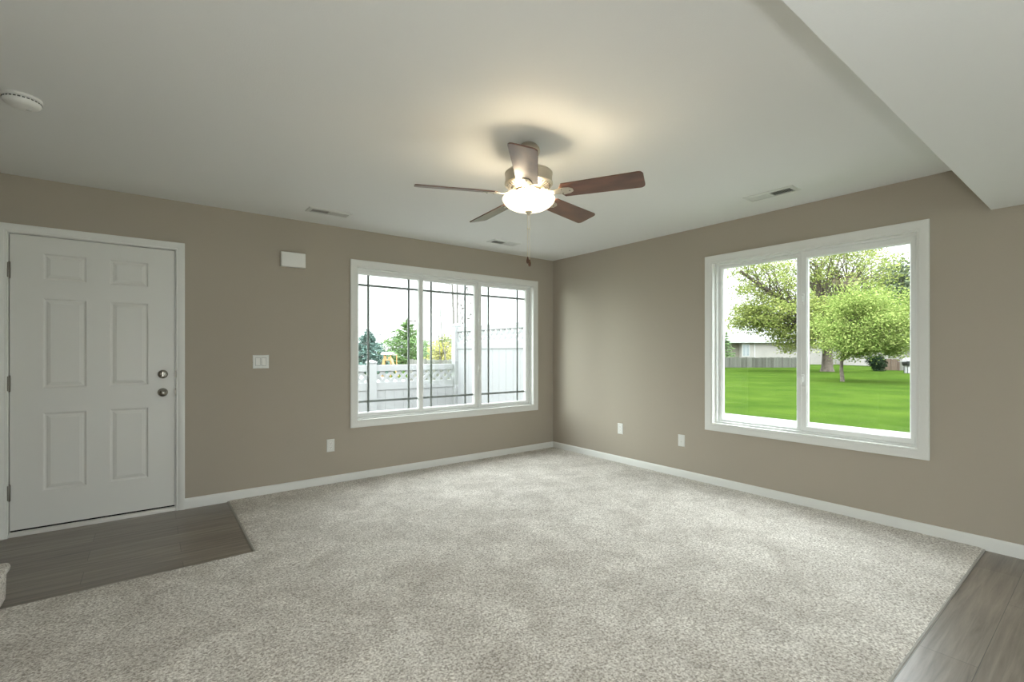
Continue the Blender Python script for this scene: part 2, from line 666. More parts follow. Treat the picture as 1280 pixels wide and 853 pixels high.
b1 = MB()
base_run(b1, (-3.957, 0), (0, 0), (0, -1))
tag(obj('baseboard_back', b1, M['trim'], smooth=True), kind='structure')
b2 = MB()
base_run(b2, (0, 0), (0, ROOM_S), (-1, 0))
tag(obj('baseboard_right', b2, M['trim'], smooth=True), kind='structure')
b3 = MB()
base_run(b3, (WX, ROOM_S), (WX, STAIR[0] - 0.0), (1, 0))
base_run(b3, (WX, STAIR[1]), (WX, -0.0), (1, 0))
tag(obj('baseboard_left', b3, M['trim'], smooth=True), kind='structure')


# ------------------------------------------------------------------ windows
class Plane:
    """local window frame: u along the wall, d outward, z up"""
    def __init__(self, which):
        self.w = which

    def p(self, u, d, z):
        return (u, d, z) if self.w == 'back' else (d, u, z)

    def box(self, mb, u0, u1, d0, d1, z0, z1):
        mb.box(self.p(u0, d0, z0), self.p(u1, d1, z1))

    def rect(self, u0, u1, z0, z1, d):
        return [self.p(u0, d, z0), self.p(u1, d, z0), self.p(u1, d, z1), self.p(u0, d, z1)]

    def ring(self, mb, outer, inner, d0, d1):
        """rectangular frame between outer and inner rects, d0 (room side) to d1"""
        mb.loft([self.rect(*outer, d1), self.rect(*outer, d0), self.rect(*inner, d0), self.rect(*inner, d1), self.rect(*outer, d1)])


def ins(r, k):
    return (r[0] + k, r[1] - k, r[2] + k, r[3] - k)


def window(name, pl, op, sashes, latch):
    cx = (op[0] + op[1]) / 2
    root = empty(name, pl.p(cx, 0.0, op[2]))
    tag(root, kind='structure')
    # picture-frame casing with a stepped profile
    c = MB()
    w = 0.057
    prof = [(-w, 0.0), (-w, -0.017), (-w + 0.008, -0.019), (-w + 0.022, -0.017), (-0.016, -0.012), (-0.010, -0.013), (-0.003, -0.011), (0.0, -0.008), (0.0, 0.0)]
    rings = [pl.rect(*ins(op, k), d) for k, d in prof]
    c.loft(rings + [rings[0]])
    obj('casing', c, M['trim'], root, smooth=True)
    # jamb lining
    j = MB()
    pl.ring(j, op, ins(op, 0.012), -0.006, T + 0.0)
    obj('jamb', j, M['trim'], root)
    # vinyl master frame, with the outside flange
    f = MB()
    pl.ring(f, ins(op, 0.012), ins(op, 0.028), 0.045, 0.135)
    pl.ring(f, ins(op, -0.04), ins(op, 0.026), T - 0.005, T + 0.012)
    obj('window_frame', f, M['vinyl'], root, bevel=0.002)
    for s in sashes:
        (o0, o1), (g0, g1), (z0, z1), d, bars = s
        out = (o0, o1, op[2] + 0.028, op[3] - 0.028)
        inn = (g0, g1, z0, z1)
        m = MB()
        rr = [(out, d + 0.034), (out, d), ((o0 + 0.004, o1 - 0.004, out[2] + 0.004, out[3] - 0.004), d - 0.003)]
        bead = (g0 - 0.010, g1 + 0.010, z0 - 0.010, z1 + 0.010)
        rr += [(bead, d - 0.003), ((g0 - 0.004, g1 + 0.004, z0 - 0.004, z1 + 0.004), d + 0.006), (inn, d + 0.012), (inn, d + 0.034), (out, d + 0.034)]
        m.loft([pl.rect(*r, dd) for r, dd in rr])
        sash = obj('sash', m, M['vinyl'], root)
        g = MB()
        pl.box(g, g0 - 0.003, g1 + 0.003, d + 0.016, d + 0.022, z0 - 0.003, z1 + 0.003)
        obj('pane', g, M['glass'], sash)
        if bars:
            k = MB()
            us, zs = bars
            hw = 0.011
            for u in us:
                pl.box(k, u - hw, u + hw, d + 0.0230, d + 0.0290, z0, z1)
            for z in zs:
                pl.box(k, g0, g1, d + 0.0235, d + 0.0285, z - hw, z + hw)
            obj('muntin', k, M['muntin'], sash)
    for (u, d, z) in latch:
        k = MB()
        pl.box(k, u - 0.011, u + 0.011, d - 0.010, d, z - 0.045, z + 0.045)
        pl.box(k, u - 0.006, u + 0.006, d - 0.022, d - 0.010, z - 0.018, z + 0.022)
        obj('latch', k, M['vinyl'], root, bevel=0.003)
    return root


pb, pr = Plane('back'), Plane('right')
ZB = (1.920, 0.752)
window('window_1', pb, W1, [
    ((-2.559, -1.857), (-2.534, -1.890), (0.648, 2.022), 0.070, ((-2.431, -1.992), ZB)),
    ((-1.857, -1.124), (-1.823, -1.174), (0.648, 2.022), 0.078, ((-1.721, -1.283), ZB)),
    ((-1.124, -0.357), (-1.073, -0.409), (0.641, 2.026), 0.066, ((-0.964, -0.525), ZB)),
], [(-1.124, 0.062, 1.62), (-1.124, 0.062, 1.06)])
window('window_2', pr, W2, [
    ((-2.935, -2.218), (-2.886, -2.254), (0.625, 2.030), 0.085, None),
    ((-3.665, -2.935), (-3.630, -2.985), (0.650, 2.012), 0.055, None),
], [(-2.952, 0.051, 1.68), (-2.952, 0.051, 1.02)])

# ------------------------------------------------------------------ entry door
door = tag(empty('door_1', (-4.471, 0.0, 0.0)), kind='structure')
SX0, SX1, SZ0, SZ1 = -4.922, -4.020, 0.043, 2.046
DY = 0.012
cols = [(-4.764, -4.536), (-4.411, -4.184)]
rows = [(0.285, 0.826), (0.996, 1.622), (1.746, 1.933)]
s = MB()
ux = [SX0, cols[0][0], cols[0][1], cols[1][0], cols[1][1], SX1]
uz = [SZ0] + [v for r in rows for v in r] + [SZ1]
for i in range(5):
    for j in range(7):
        if i in (1, 3) and j in (1, 3, 5):
            r = (ux[i], ux[i + 1], uz[j], uz[j + 1])
            rr = [(0, 0), (0.004, 0.001), (0.008, 0.006), (0.014, 0.0085), (0.019, 0.0085), (0.024, 0.006), (0.040, 0.0015), (0.044, 0.0015)]
            s.loft([pb.rect(*ins(r, k), DY + d) for k, d in rr], cap1=True)
        else:
            s.add(pb.rect(ux[i], ux[i + 1], uz[j], uz[j + 1], DY), [(0, 1, 2, 3)])
s.box((SX0, DY + 0.02, SZ0), (SX1, DY + 0.044, SZ1))
s.loft([pb.rect(SX0, SX1, SZ0, SZ1, DY), pb.rect(SX0, SX1, SZ0, SZ1, DY + 0.03)])
slab = obj('door_slab', s, M['door'], door)
# jamb, stop, casing
j = MB()
for (x0, x1) in ((DR[0], SX0 - 0.004), (SX1 + 0.004, DR[1])):
    j.box((x0, -0.004, 0), (x1, T, DR[3]))
j.box((DR[0], -0.004, SZ1 + 0.004), (DR[1], T, DR[3]))
for (x0, x1) in ((SX0 - 0.004, SX0 + 0.012), (SX1 - 0.012, SX1 + 0.004)):
    j.box((x0, DY + 0.046, 0), (x1, DY + 0.07, SZ1 + 0.004))
j.box((SX0 - 0.004, DY + 0.046, SZ1 - 0.012), (SX1 + 0.004, DY + 0.07, SZ1 + 0.006))
obj('jamb', j, M['trim'], door)
c = MB()
w = 0.056
ci = (-4.932, -4.012, 2.053)
prof = [(0.0, 0.0), (0.0, -0.009), (0.004, -0.012), (0.012, -0.011), (0.016, -0.014), (0.034, -0.017), (0.048, -0.019), (w, -0.017), (w, 0.0)]
rings = [[(ci[0] - k, d, 0), (ci[0] - k, d, ci[2] + k), (ci[1] + k, d, ci[2] + k), (ci[1] + k, d, 0)] for k, d in prof]
c.loft(rings, close=False)
obj('casing', c, M['trim'], door, smooth=True)
t = MB().box((DR[0] + 0.018, -0.004, 0.0), (DR[1] - 0.018, T, 0.026)).box((DR[0] + 0.018, 0.006, 0.026), (DR[1] - 0.018, T, 0.031))
obj('threshold', t, M['alu'], door, bevel=0.002)
obj('door_sweep', MB().box((SX0 + 0.002, DY + 0.006, 0.031), (SX1 - 0.002, DY + 0.038, SZ0)), M['gasket'], slab)
for z in (1.800, 1.035, 0.300):
    h = MB().box((SX0 - 0.022, -0.0055, z - 0.050), (SX0 - 0.0045, -0.0035, z + 0.050))
    h.lathe((SX0 - 0.002, DY - 0.008, z), [(0.0062, -0.05), (0.0062, 0.05)], 12)
    h.lathe((SX0 - 0.002, DY - 0.008, z), [(0.004, -0.057), (0.0075, -0.052), (0.0075, 0.052), (0.004, 0.057)], 12)
    obj('hinge', h, M['hinge'], door, smooth=True)
for z, hh in ((1.076, 0.028), (0.935, 0.030)):
    h = MB().box((SX1 - 0.001, -0.0055, z - hh), (SX1 + 0.016, -0.0035, z + hh)).box((SX1 + 0.0005, DY - 0.010, z - hh * 0.6), (SX1 + 0.0037, DY + 0.020, z + hh * 0.6))
    obj('strike_plate', h, M['hinge'], door)
kn = MB().lathe((-4.096, DY, 0.934), [(0.0, -0.001), (0.033, -0.001), (0.033, -0.004), (0.029, -0.009), (0.014, -0.012), (0.0125, -0.030),
                                     (0.017, -0.036), (0.026, -0.044), (0.0285, -0.053), (0.026, -0.061), (0.016, -0.067), (0.0, -0.068)], 40, 'y')
obj('door_knob', kn, M['dark_nickel'], slab, smooth=True)
db = MB().lathe((-4.096, DY, 1.076), [(0.0, -0.001), (0.033, -0.001), (0.033, -0.008), (0.030, -0.014), (0.025, -0.017), (0.0, -0.017)], 40, 'y')
dbo = obj('deadbolt', db, M['dark_nickel'], slab, smooth=True)
tm = MB().lathe((-4.096, DY - 0.017, 1.076), [(0.009, 0.0), (0.008, -0.006), (0.0, -0.006)], 20, 'y')
tm.box((-4.101, DY - 0.036, 1.058), (-4.091, DY - 0.022, 1.096))
obj('thumb_turn', tm, M['dark_nickel'], slab, smooth=True, bevel=0.002)

# ------------------------------------------------------------------ carpet and its edge strips
CX0, CX1, CY0, CY1 = WX + 0.0, -0.013, -4.010, -0.013
NX, NY = -3.655, -1.268                  # corner of the plank landing at the door
step = 0.02


def pile(x, y):
    return 0.0125 + 0.0022 * noise.noise(Vector((x * 21, y * 21, 0))) + 0.0016 * noise.noise(Vector((x * 47, y * 47, 3)))


cm = MB()
gx = sorted(set([-4.746] + [CX0 + i * step for i in range(int((CX1 - CX0) / step) + 1)] + [CX1, NX]))
gy = sorted(set([CY0 + i * step for i in range(int((CY1 - CY0) / step) + 1)] + [CY1, NY]))
idx = {}


def cin(x, y):
    return not (x < NX - 1e-6 and y > NY + 1e-6) and not (x < -4.748 and y > -2.14)


for a, x in enumerate(gx):
    for b_, y in enumerate(gy):
        if not cin(x, y):
            continue
        px, py, pz = x, y, pile(x, y)
        edge = False
        if y == gy[0]:
            py += 0.004 * noise.noise(Vector((x * 30, 1, 0)))
            edge = True
        if y == NY and x <= NX + 1e-6:
            py += 0.006 * noise.noise(Vector((x * 33, 5, 0)))
            edge = True
        if x == NX and y >= NY - 1e-6:
            px += 0.003 * noise.noise(Vector((y * 30, 9, 0)))
            edge = True
        if edge:
            pz = 0.006
        idx[(a, b_)] = len(cm.v)
        cm.v.append((px, py, pz))
for a in range(len(gx) - 1):
    for b_ in range(len(gy) - 1):
        q = [(a, b_), (a + 1, b_), (a + 1, b_ + 1), (a, b_ + 1)]
        if all(k in idx for k in q) and cin((gx[a] + gx[a + 1]) / 2, (gy[b_] + gy[b_ + 1]) / 2):
            cm.f.append(tuple(idx[k] for k in q))


def skirt(keys):
    for k0, k1 in zip(keys, keys[1:]):
        p, q = cm.v[idx[k0]], cm.v[idx[k1]]
        n0 = len(cm.v)
        cm.v += [(p[0], p[1], 0.0005), (q[0], q[1], 0.0005)]
        cm.f.append((idx[k0], idx[k1], n0 + 1, n0))


ia, ib = gx.index(NX), gy.index(NY)
skirt([(a, 0) for a in range(len(gx))])
skirt([(a, ib) for a in range(ia + 1) if (a, ib) in idx])
skirt([(ia, b_) for b_ in range(ib, len(gy))])
carpet = obj('carpet', cm, M['carpet'], origin=(-2.5, -2.0, 0.0), smooth=True)
tag(carpet, 'speckled beige cut-pile carpet covering most of the room floor', 'carpet', kind='stuff')

st = MB().prism([(CX0, CY0 - 0.008, 0.0), (CX0, CY0 + 0.002, 0.0), (CX0, CY0 + 0.002, 0.0065), (CX0, CY0 - 0.005, 0.0065)], (CX1 - CX0, 0, 0))
tag(obj('trim_1', st, M['strip']), kind='structure')
st = MB().prism([(NX - 0.014, NY, 0.0), (NX + 0.001, NY, 0.0), (NX + 0.001, NY, 0.008), (NX - 0.008, NY, 0.008)], (0, CY1 - NY, 0))
tag(obj('trim_2', st, M['strip']), kind='structure')

# ------------------------------------------------------------------ carpeted stairs at the left edge
stairs = tag(empty('carpeted_stairs', (WX + 0.16, (STAIR[0] + STAIR[1]) / 2, 0.0)),
             'beige carpeted stairs at the left edge, bottom step beside the plank landing', 'stairs')
rise, run = 0.20, 0.27
for k in range(8):
    x1 = -4.730 - k * run
    z = rise * (k + 1)
    y0, y1 = STAIR[0] + 0.004, STAIR[1] - 0.012
    prof = [(x1 - run - 0.02, z - rise), (x1 - 0.013, z - rise + (0.016 if k == 0 else 0.0)), (x1 - 0.009, z - 0.055), (x1 + 0.001, z - 0.038), (x1 + 0.005, z - 0.020),
            (x1 + 0.001, z - 0.005), (x1 - 0.012, z), (x1 - run - 0.02, z)]
    if k == 0:
        prof[0] = (x1 - run - 0.02, 0.016)
    m = MB().prism([(a, y0, b_) for a, b_ in prof], (0, y1 - y0, 0))
    obj('step', m, M['carpet'], stairs, smooth=True, bevel=0.008)
m = MB().box((WX + 0.02, STAIR[0] + 0.004, 0.0), (-4.752, STAIR[1] - 0.10, 0.0155))
obj('base_trim', m, M['trim'], stairs)


# ------------------------------------------------------------------ wall plates
def duplex_outlet(p, axis, facing):
    """p centre on the wall; axis = unit along the wall; facing = into the room"""
    root = empty('wall_outlet', p)
    u, n, c0 = Vector(axis), Vector(facing), Vector(p)
    zz = Vector((0, 0, 1))

    def R(hu, hz, d, k=0.0, cu=0, cz=0):
        return [c0 + u * (cu + a * (hu - k)) + zz * (cz + b_ * (hz - k)) + n * d for a, b_ in ((-1, -1), (1, -1), (1, 1), (-1, 1))]
    m = MB().loft([R(0.036, 0.059, 0), R(0.036, 0.059, 0.003), R(0.036, 0.059, 0.006, 0.004)], cap1=True)
    plate = obj('cover_plate', m, M['switch'], root)
    for cz in (0.0195, -0.0195):
        m = MB().loft([[c0 + u * (0.0165 * max(-0.86, min(0.86, math.cos(t)))) + zz * (cz + 0.0165 * math.sin(t)) + n * d for t in [2 * PI * i / 24 for i in range(24)]] for d in (0.005, 0.0078)], cap1=True)
        r = obj('receptacle', m, M['plastic'], root)
        k = MB()
        for du, hh in ((-0.006, 0.0042), (0.006, 0.0036)):
            q = c0 + u * du + zz * (cz + 0.003)
            k.loft([[q + u * a * 0.0011 + zz * b_ * hh + n * d for a, b_ in ((-1, -1), (1, -1), (1, 1), (-1, 1))] for d in (0.0079, 0.0082)], cap1=True)
        q = c0 + zz * (cz - 0.007)
        k.loft([[q + u * 0.0024 * math.cos(t) + zz * 0.0024 * math.sin(t) + n * d for t in [2 * PI * i / 10 for i in range(10)]] for d in (0.0079, 0.0082)], cap1=True)
        obj('slot', k, M['slot'], r)
    k = MB()
    k.loft([[c0 + u * 0.0028 * math.cos(t) + zz * 0.0028 * math.sin(t) + n * d for t in [2 * PI * i / 12 for i in range(12)]] for d in (0.006, 0.0072)], cap1=True)
    obj('screw', k, M['vent'], plate)
    return root


tag(duplex_outlet((-2.828, 0.0, 0.370), (1, 0, 0), (0, -1, 0)), 'white duplex wall outlet below and left of the triple window', 'outlet', 'duplex wall outlets')
tag(duplex_outlet((0.0, -1.112, 0.392), (0, 1, 0), (-1, 0, 0)), 'white duplex wall outlet on the right wall nearest the room corner', 'outlet', 'duplex wall outlets')


def blank_plate(p):
    root = empty('wall_plate', p)
    c0 = Vector(p)

    def R(hu, hz, d, k=0.0):
        return [c0 + Vector((-d, a * (hu - k), b_ * (hz - k))) for a, b_ in ((-1, -1), (1, -1), (1, 1), (-1, 1))]
    obj('cover_plate', MB().loft([R(0.036, 0.058, 0), R(0.036, 0.058, 0.003), R(0.036, 0.058, 0.006, 0.004)], cap1=True), M['switch'], root)
    k = MB().lathe(c0 + Vector((-0.006, 0, -0.012)), [(0.0075, 0.0005), (0.0075, -0.002), (0.0048, -0.002), (0.0048, -0.008), (0.0, -0.008)], 16, 'x')
    obj('jack', k, M['vent'], root, smooth=True)
    for dz in (0.042, -0.042):
        k = MB().lathe(c0 + Vector((-0.006, 0, dz)), [(0.0028, 0.0005), (0.0028, -0.001), (0.0, -0.001)], 10, 'x')
        obj('screw', k, M['vent'], root)
    return root


tag(blank_plate((0.0, -1.877, 0.372)), 'white single wall plate on the right wall nearest the two-pane window', 'wall plate')

# double rocker switch
sw = tag(empty('light_switch', (-3.415, 0.0, 1.165)), 'white double rocker switch plate on the wall between door and triple window', 'light switch')
x0, z0 = -3.415, 1.165
obj('cover_plate', MB().loft([pb.rect(x0 - 0.062 + k, x0 + 0.062 - k, z0 - 0.058 + k, z0 + 0.058 - k, d) for k, d in ((0, 0), (0, -0.003), (0.004, -0.006))], cap1=True), M['switch'], sw)
for du in (-0.023, 0.023):
    k = MB()
    k.loft([pb.rect(x0 + du - 0.0185, x0 + du + 0.0185, z0 - 0.036, z0 + 0.036, d) for d in (-0.0055, -0.0065)] )
    k.prism([(x0 + du - 0.0165, -0.005, z0 - 0.0335), (x0 + du - 0.0165, -0.0120, z0 - 0.0335), (x0 + du - 0.0165, -0.0068, z0 + 0.0335), (x0 + du - 0.0165, -0.005, z0 + 0.0335)], (0.033, 0, 0))
    obj('rocker', k, M['plastic'], sw, bevel=0.001)
    k = MB()
    pb.ring(k, (x0 + du - 0.0185, x0 + du + 0.0185, z0 - 0.0355, z0 + 0.0355), (x0 + du - 0.0168, x0 + du + 0.0168, z0 - 0.0338, z0 + 0.0338), -0.0064, -0.005)
    obj('rocker_gap', k, M['duct'], sw)

# door chime box high on the wall
ch = tag(empty('door_chime', (-3.160, 0.0, 2.072)), 'small white rectangular chime box high on the wall left of the triple window', 'door chime')
x0, x1, z0, z1 = -3.262, -3.058, 2.006, 2.137
obj('back_plate', MB().loft([pb.rect(x0 + 0.006, x1 - 0.006, z0 + 0.006, z1 - 0.006, d) for d in (0.0, -0.014)], cap1=True), M['vent'], ch)
obj('cover', MB().loft([pb.rect(x0 + k, x1 - k, z0 + k, z1 - k, d) for k, d in ((0.0, -0.010), (0.0, -0.034), (0.004, -0.043), (0.012, -0.047))], cap0=True, cap1=True), M['plastic'], ch, smooth=True)
k = MB()
for i in range(7):
    k.box((x0 + 0.05 + i * 0.016, -0.030, z0 - 0.0006), (x0 + 0.058 + i * 0.016, -0.018, z0 + 0.0004))
obj('sound_slots', k, M['duct'], ch)

# smoke detector on the ceiling at the left edge
sd = tag(empty('smoke_detector', (-4.650, -1.402, H)), 'round white smoke detector on the ceiling at the far left', 'smoke detector')
c0 = (-4.650, -1.402, H)
obj('mounting_base', MB().lathe(c0, [(0.0, 0.0), (0.071, 0.0), (0.071, -0.010), (0.066, -0.012), (0.0, -0.012)], 48), M['plastic'], sd, smooth=True)
obj('detector_cover', MB().lathe(c0, [(0.060, -0.012), (0.066, -0.014), (0.067, -0.024), (0.062, -0.034), (0.050, -0.041), (0.026, -0.045), (0.0, -0.046)], 48), M['plastic'], sd, smooth=True)
k = MB()
for i in range(28):
    t = 2 * PI * i / 28
    a, b_ = Vector((math.cos(t), math.sin(t), 0)), Vector((-math.sin(t), math.cos(t), 0))
    q = Vector(c0) + a * 0.0668 + Vector((0, 0, -0.019))
    k.prism([q - b_ * 0.005 + Vector((0, 0, -0.0025)), q + b_ * 0.005 + Vector((0, 0, -0.0025)), q + b_ * 0.005 + Vector((0, 0, 0.0025)), q - b_ * 0.005 + Vector((0, 0, 0.0025))], a * 0.0012)
obj('air_slots', k, M['duct'], sd)
k = MB().lathe((c0[0] + 0.02, c0[1] + 0.02, H - 0.0425), [(0.011, 0.001), (0.011, -0.003), (0.009, -0.0045), (0.0, -0.0045)], 20)
obj('test_button', k, M['vent'], sd, smooth=True)


# ceiling registers, two banks of louvres each
def register(name_loc, axis, flip):
    c0 = Vector((*name_loc, H))
    u = Vector((1, 0, 0)) if axis == 'x' else Vector((0, 1, 0))
    v = Vector((0, 1, 0)) if axis == 'x' else Vector((1, 0, 0))
    zz = Vector((0, 0, 1))
    root = empty('ceiling_vent', c0)
    L, W = 0.178, 0.077

    def R(l0, l1, w0, w1, z):
        return [c0 + u * a + v * b_ + zz * z for a, b_ in ((l0, w0), (l1, w0), (l1, w1), (l0, w1))]
    fr = MB()
    o_, i_ = (-L, L, -W, W), (-L + 0.026, L - 0.026, -W + 0.026, W - 0.026)
    fr.loft([R(*o_, 0.0), R(-L + 0.003, L - 0.003, -W + 0.003, W - 0.003, -0.006), R(*i_, -0.010), R(*i_, -0.0005), R(*o_, 0.0)])
    fr.loft([R(-0.006, 0.006, i_[2], i_[3], z) for z in (-0.0005, -0.0100)], cap1=True)
    obj('vent_frame', fr, M['vent'], root)
    obj('duct_opening', MB().add(R(*i_, -0.0007), [(0, 1, 2, 3)]), M['duct'], root)
    for b0, b1, tilt in ((i_[0], -0.006, flip), (0.006, i_[1], -flip)):
        n = 11
        lv = MB()
        for k in range(n):
            q = b0 + (b1 - b0) * (k + 0.5) / n
            du, dz = 0.0065, 0.0075
            p = [u * (q - tilt * du) + zz * (-0.0015), u * (q + tilt * du) + zz * (-0.0095)]
            lv.loft([[c0 + p[0] + v * i_[2], c0 + p[0] + v * i_[3], c0 + p[0] + v * i_[3] + u * 0.0012, c0 + p[0] + v * i_[2] + u * 0.0012],
                     [c0 + p[1] + v * i_[2], c0 + p[1] + v * i_[3], c0 + p[1] + v * i_[3] + u * 0.0012, c0 + p[1] + v * i_[2] + u * 0.0012]], cap0=True, cap1=True)
        obj('louver_bank', lv, M['vent'], root)
    return root


tag(register((-2.962, -0.425), 'x', -1), 'white ceiling vent nearest the front door, above the chime box', 'ceiling vent', 'ceiling vents')
tag(register((-1.125, -0.440), 'x', -1), 'white ceiling vent between the fan and the triple window near the corner', 'ceiling vent', 'ceiling vents')
tag(register((-0.470, -2.930), 'y', -1), 'white ceiling vent above the two-pane window on the right', 'ceiling vent', 'ceiling vents')

# ------------------------------------------------------------------ ceiling fan
fan = tag(empty('ceiling_fan', (FAN.x, FAN.y, H)), 'five-blade ceiling fan with dark wood blades and lit glass bowl', 'ceiling fan')
FX = (FAN.x, FAN.y, 0.0)
obj('canopy', MB().lathe(FX, [(0.0, H), (0.036, H), (0.050, H - 0.010), (0.062, H - 0.026), (0.066, H - 0.044), (0.060, H - 0.060), (0.034, H - 0.076), (0.0, H - 0.076)]), M['nickel'], fan, smooth=True)
obj('downrod', MB().lathe(FX, [(0.0, H - 0.070), (0.0135, H - 0.070), (0.0135, 2.290), (0.0, 2.290)], 24), M['nickel'], fan, smooth=True)
mo = MB().lathe(FX, [(0.0, 2.305), (0.032, 2.305), (0.036, 2.296), (0.060, 2.286), (0.110, 2.281), (0.130, 2.277), (0.137, 2.270), (0.137, 2.264), (0.1345, 2.262), (0.1345, 2.218),
                     (0.138, 2.216), (0.138, 2.208), (0.134, 2.203), (0.112, 2.190), (0.084, 2.180), (0.078, 2.178), (0.0, 2.178)], 72)
motor = obj('motor_housing', mo, M['nickel'], fan, smooth=True)
k = MB()
for i in range(40):
    t = 2 * PI * i / 40
    a, b_ = Vector((math.cos(t), math.sin(t), 0)), Vector((-math.sin(t), math.cos(t), 0))
    q0 = Vector(FX) + a * 0.092 + Vector((0, 0, 2.1822))
    q1 = Vector(FX) + a * 0.126 + Vector((0, 0, 2.1975))
    k.prism([q0 - b_ * 0.0030, q0 + b_ * 0.0030, q1 + b_ * 0.0042, q1 - b_ * 0.0042], (0, 0, -0.0026))
obj('cooling_slots', k, M['slot'], motor)
fl = MB().lathe(FX, [(0.0, 2.180), (0.074, 2.180), (0.074, 2.166), (0.068, 2.160), (0.0, 2.160)], 48)
obj('flywheel', fl, M['nickel'], fan, smooth=True)
# switch cup and fitter that carry the bowl
obj('switch_housing', MB().lathe(FX, [(0.0, 2.162), (0.044, 2.162), (0.052, 2.156), (0.052, 2.140), (0.060, 2.132), (0.066, 2.126), (0.060, 2.120), (0.0, 2.120)], 48), M['nickel'], fan, smooth=True)
bowl_prof = [(0.150, 2.128), (0.1515, 2.124), (0.149, 2.116), (0.140, 2.101), (0.122, 2.084), (0.096, 2.070), (0.064, 2.060), (0.030, 2.055), (0.0, 2.054)]
inner = [(r - 0.004 if r > 0.01 else 0.0, z + 0.004) for r, z in bowl_prof[::-1]]
bl = MB()
rings = []
for r, z in bowl_prof + inner:
    rings.append([(FX[0] + max(r, 1e-4) * math.cos(2 * PI * i / 64), FX[1] + max(r, 1e-4) * math.sin(2 * PI * i / 64), z) for i in range(64)])
bl.loft(rings + [rings[0]])
bowl = obj('glass_bowl', bl, M['bowl'], fan, smooth=True)
tag(bowl, 'lit frosted glass bowl')
for i in range(3):
    t = 2 * PI * i / 3 + 0.4
    q = (FX[0] + 0.088 * math.cos(t), FX[1] + 0.088 * math.sin(t), 2.112)
    b_ = obj('bulb', MB().lathe(q, [(0.0, 0.022), (0.010, 0.020), (0.016, 0.010), (0.018, 0.0), (0.015, -0.012), (0.008, -0.019), (0.0, -0.021)], 20), M['bulb'], fan, smooth=True)
    pl_ = point_light('bulb_light', (q[0], q[1], 2.114), 9.4, (1.0, 0.83, 0.58), 0.03)
    pl_['_org'] = q
    pl_.parent = fan
    pl_.location = Vector((q[0], q[1], 2.114)) - fan.location
obj('finial', MB().lathe(FX, [(0.0, 2.060), (0.010, 2.058), (0.020, 2.053), (0.021, 2.049), (0.013, 2.044), (0.009, 2.040), (0.007, 2.033), (0.0, 2.031)], 32), M['nickel'], fan, smooth=True)
cr, cf = Vector((math.cos(YAW), -math.sin(YAW), 0)), Vector((math.sin(YAW), math.cos(YAW), 0))
for sgn, zend, ph in ((-1, 1.790, 0.0), (1, 1.775, 0.5)):
    q = Vector(FX) + cr * 0.0055 * sgn + cf * 0.003 * sgn
    k = MB()
    z = 2.040
    k.tube([(q.x, q.y, 2.046), (q.x, q.y, zend)], 0.0011, 8)
    n = int((2.040 - zend) / 0.0052)
    for i in range(n):
        k.lathe((q.x, q.y, 2.040 - i * 0.0052), [(0.0, 0.0019), (0.0016, 0.001), (0.0019, 0.0), (0.0016, -0.001), (0.0, -0.0019)], 6)
    k.lathe((q.x, q.y, 1.955), [(0.0, 0.006), (0.0035, 0.004), (0.0035, -0.004), (0.0, -0.006)], 10)
    cho = obj('pull_chain', k, M['chain'], fan, smooth=True)
    obj('chain_fob', MB().lathe((q.x, q.y, zend), [(0.0, 0.004), (0.003, 0.003), (0.004, -0.004), (0.0075, -0.014), (0.0085, -0.024), (0.006, -0.034), (0.0, -0.037)], 20), M['fob'], cho, smooth=True)

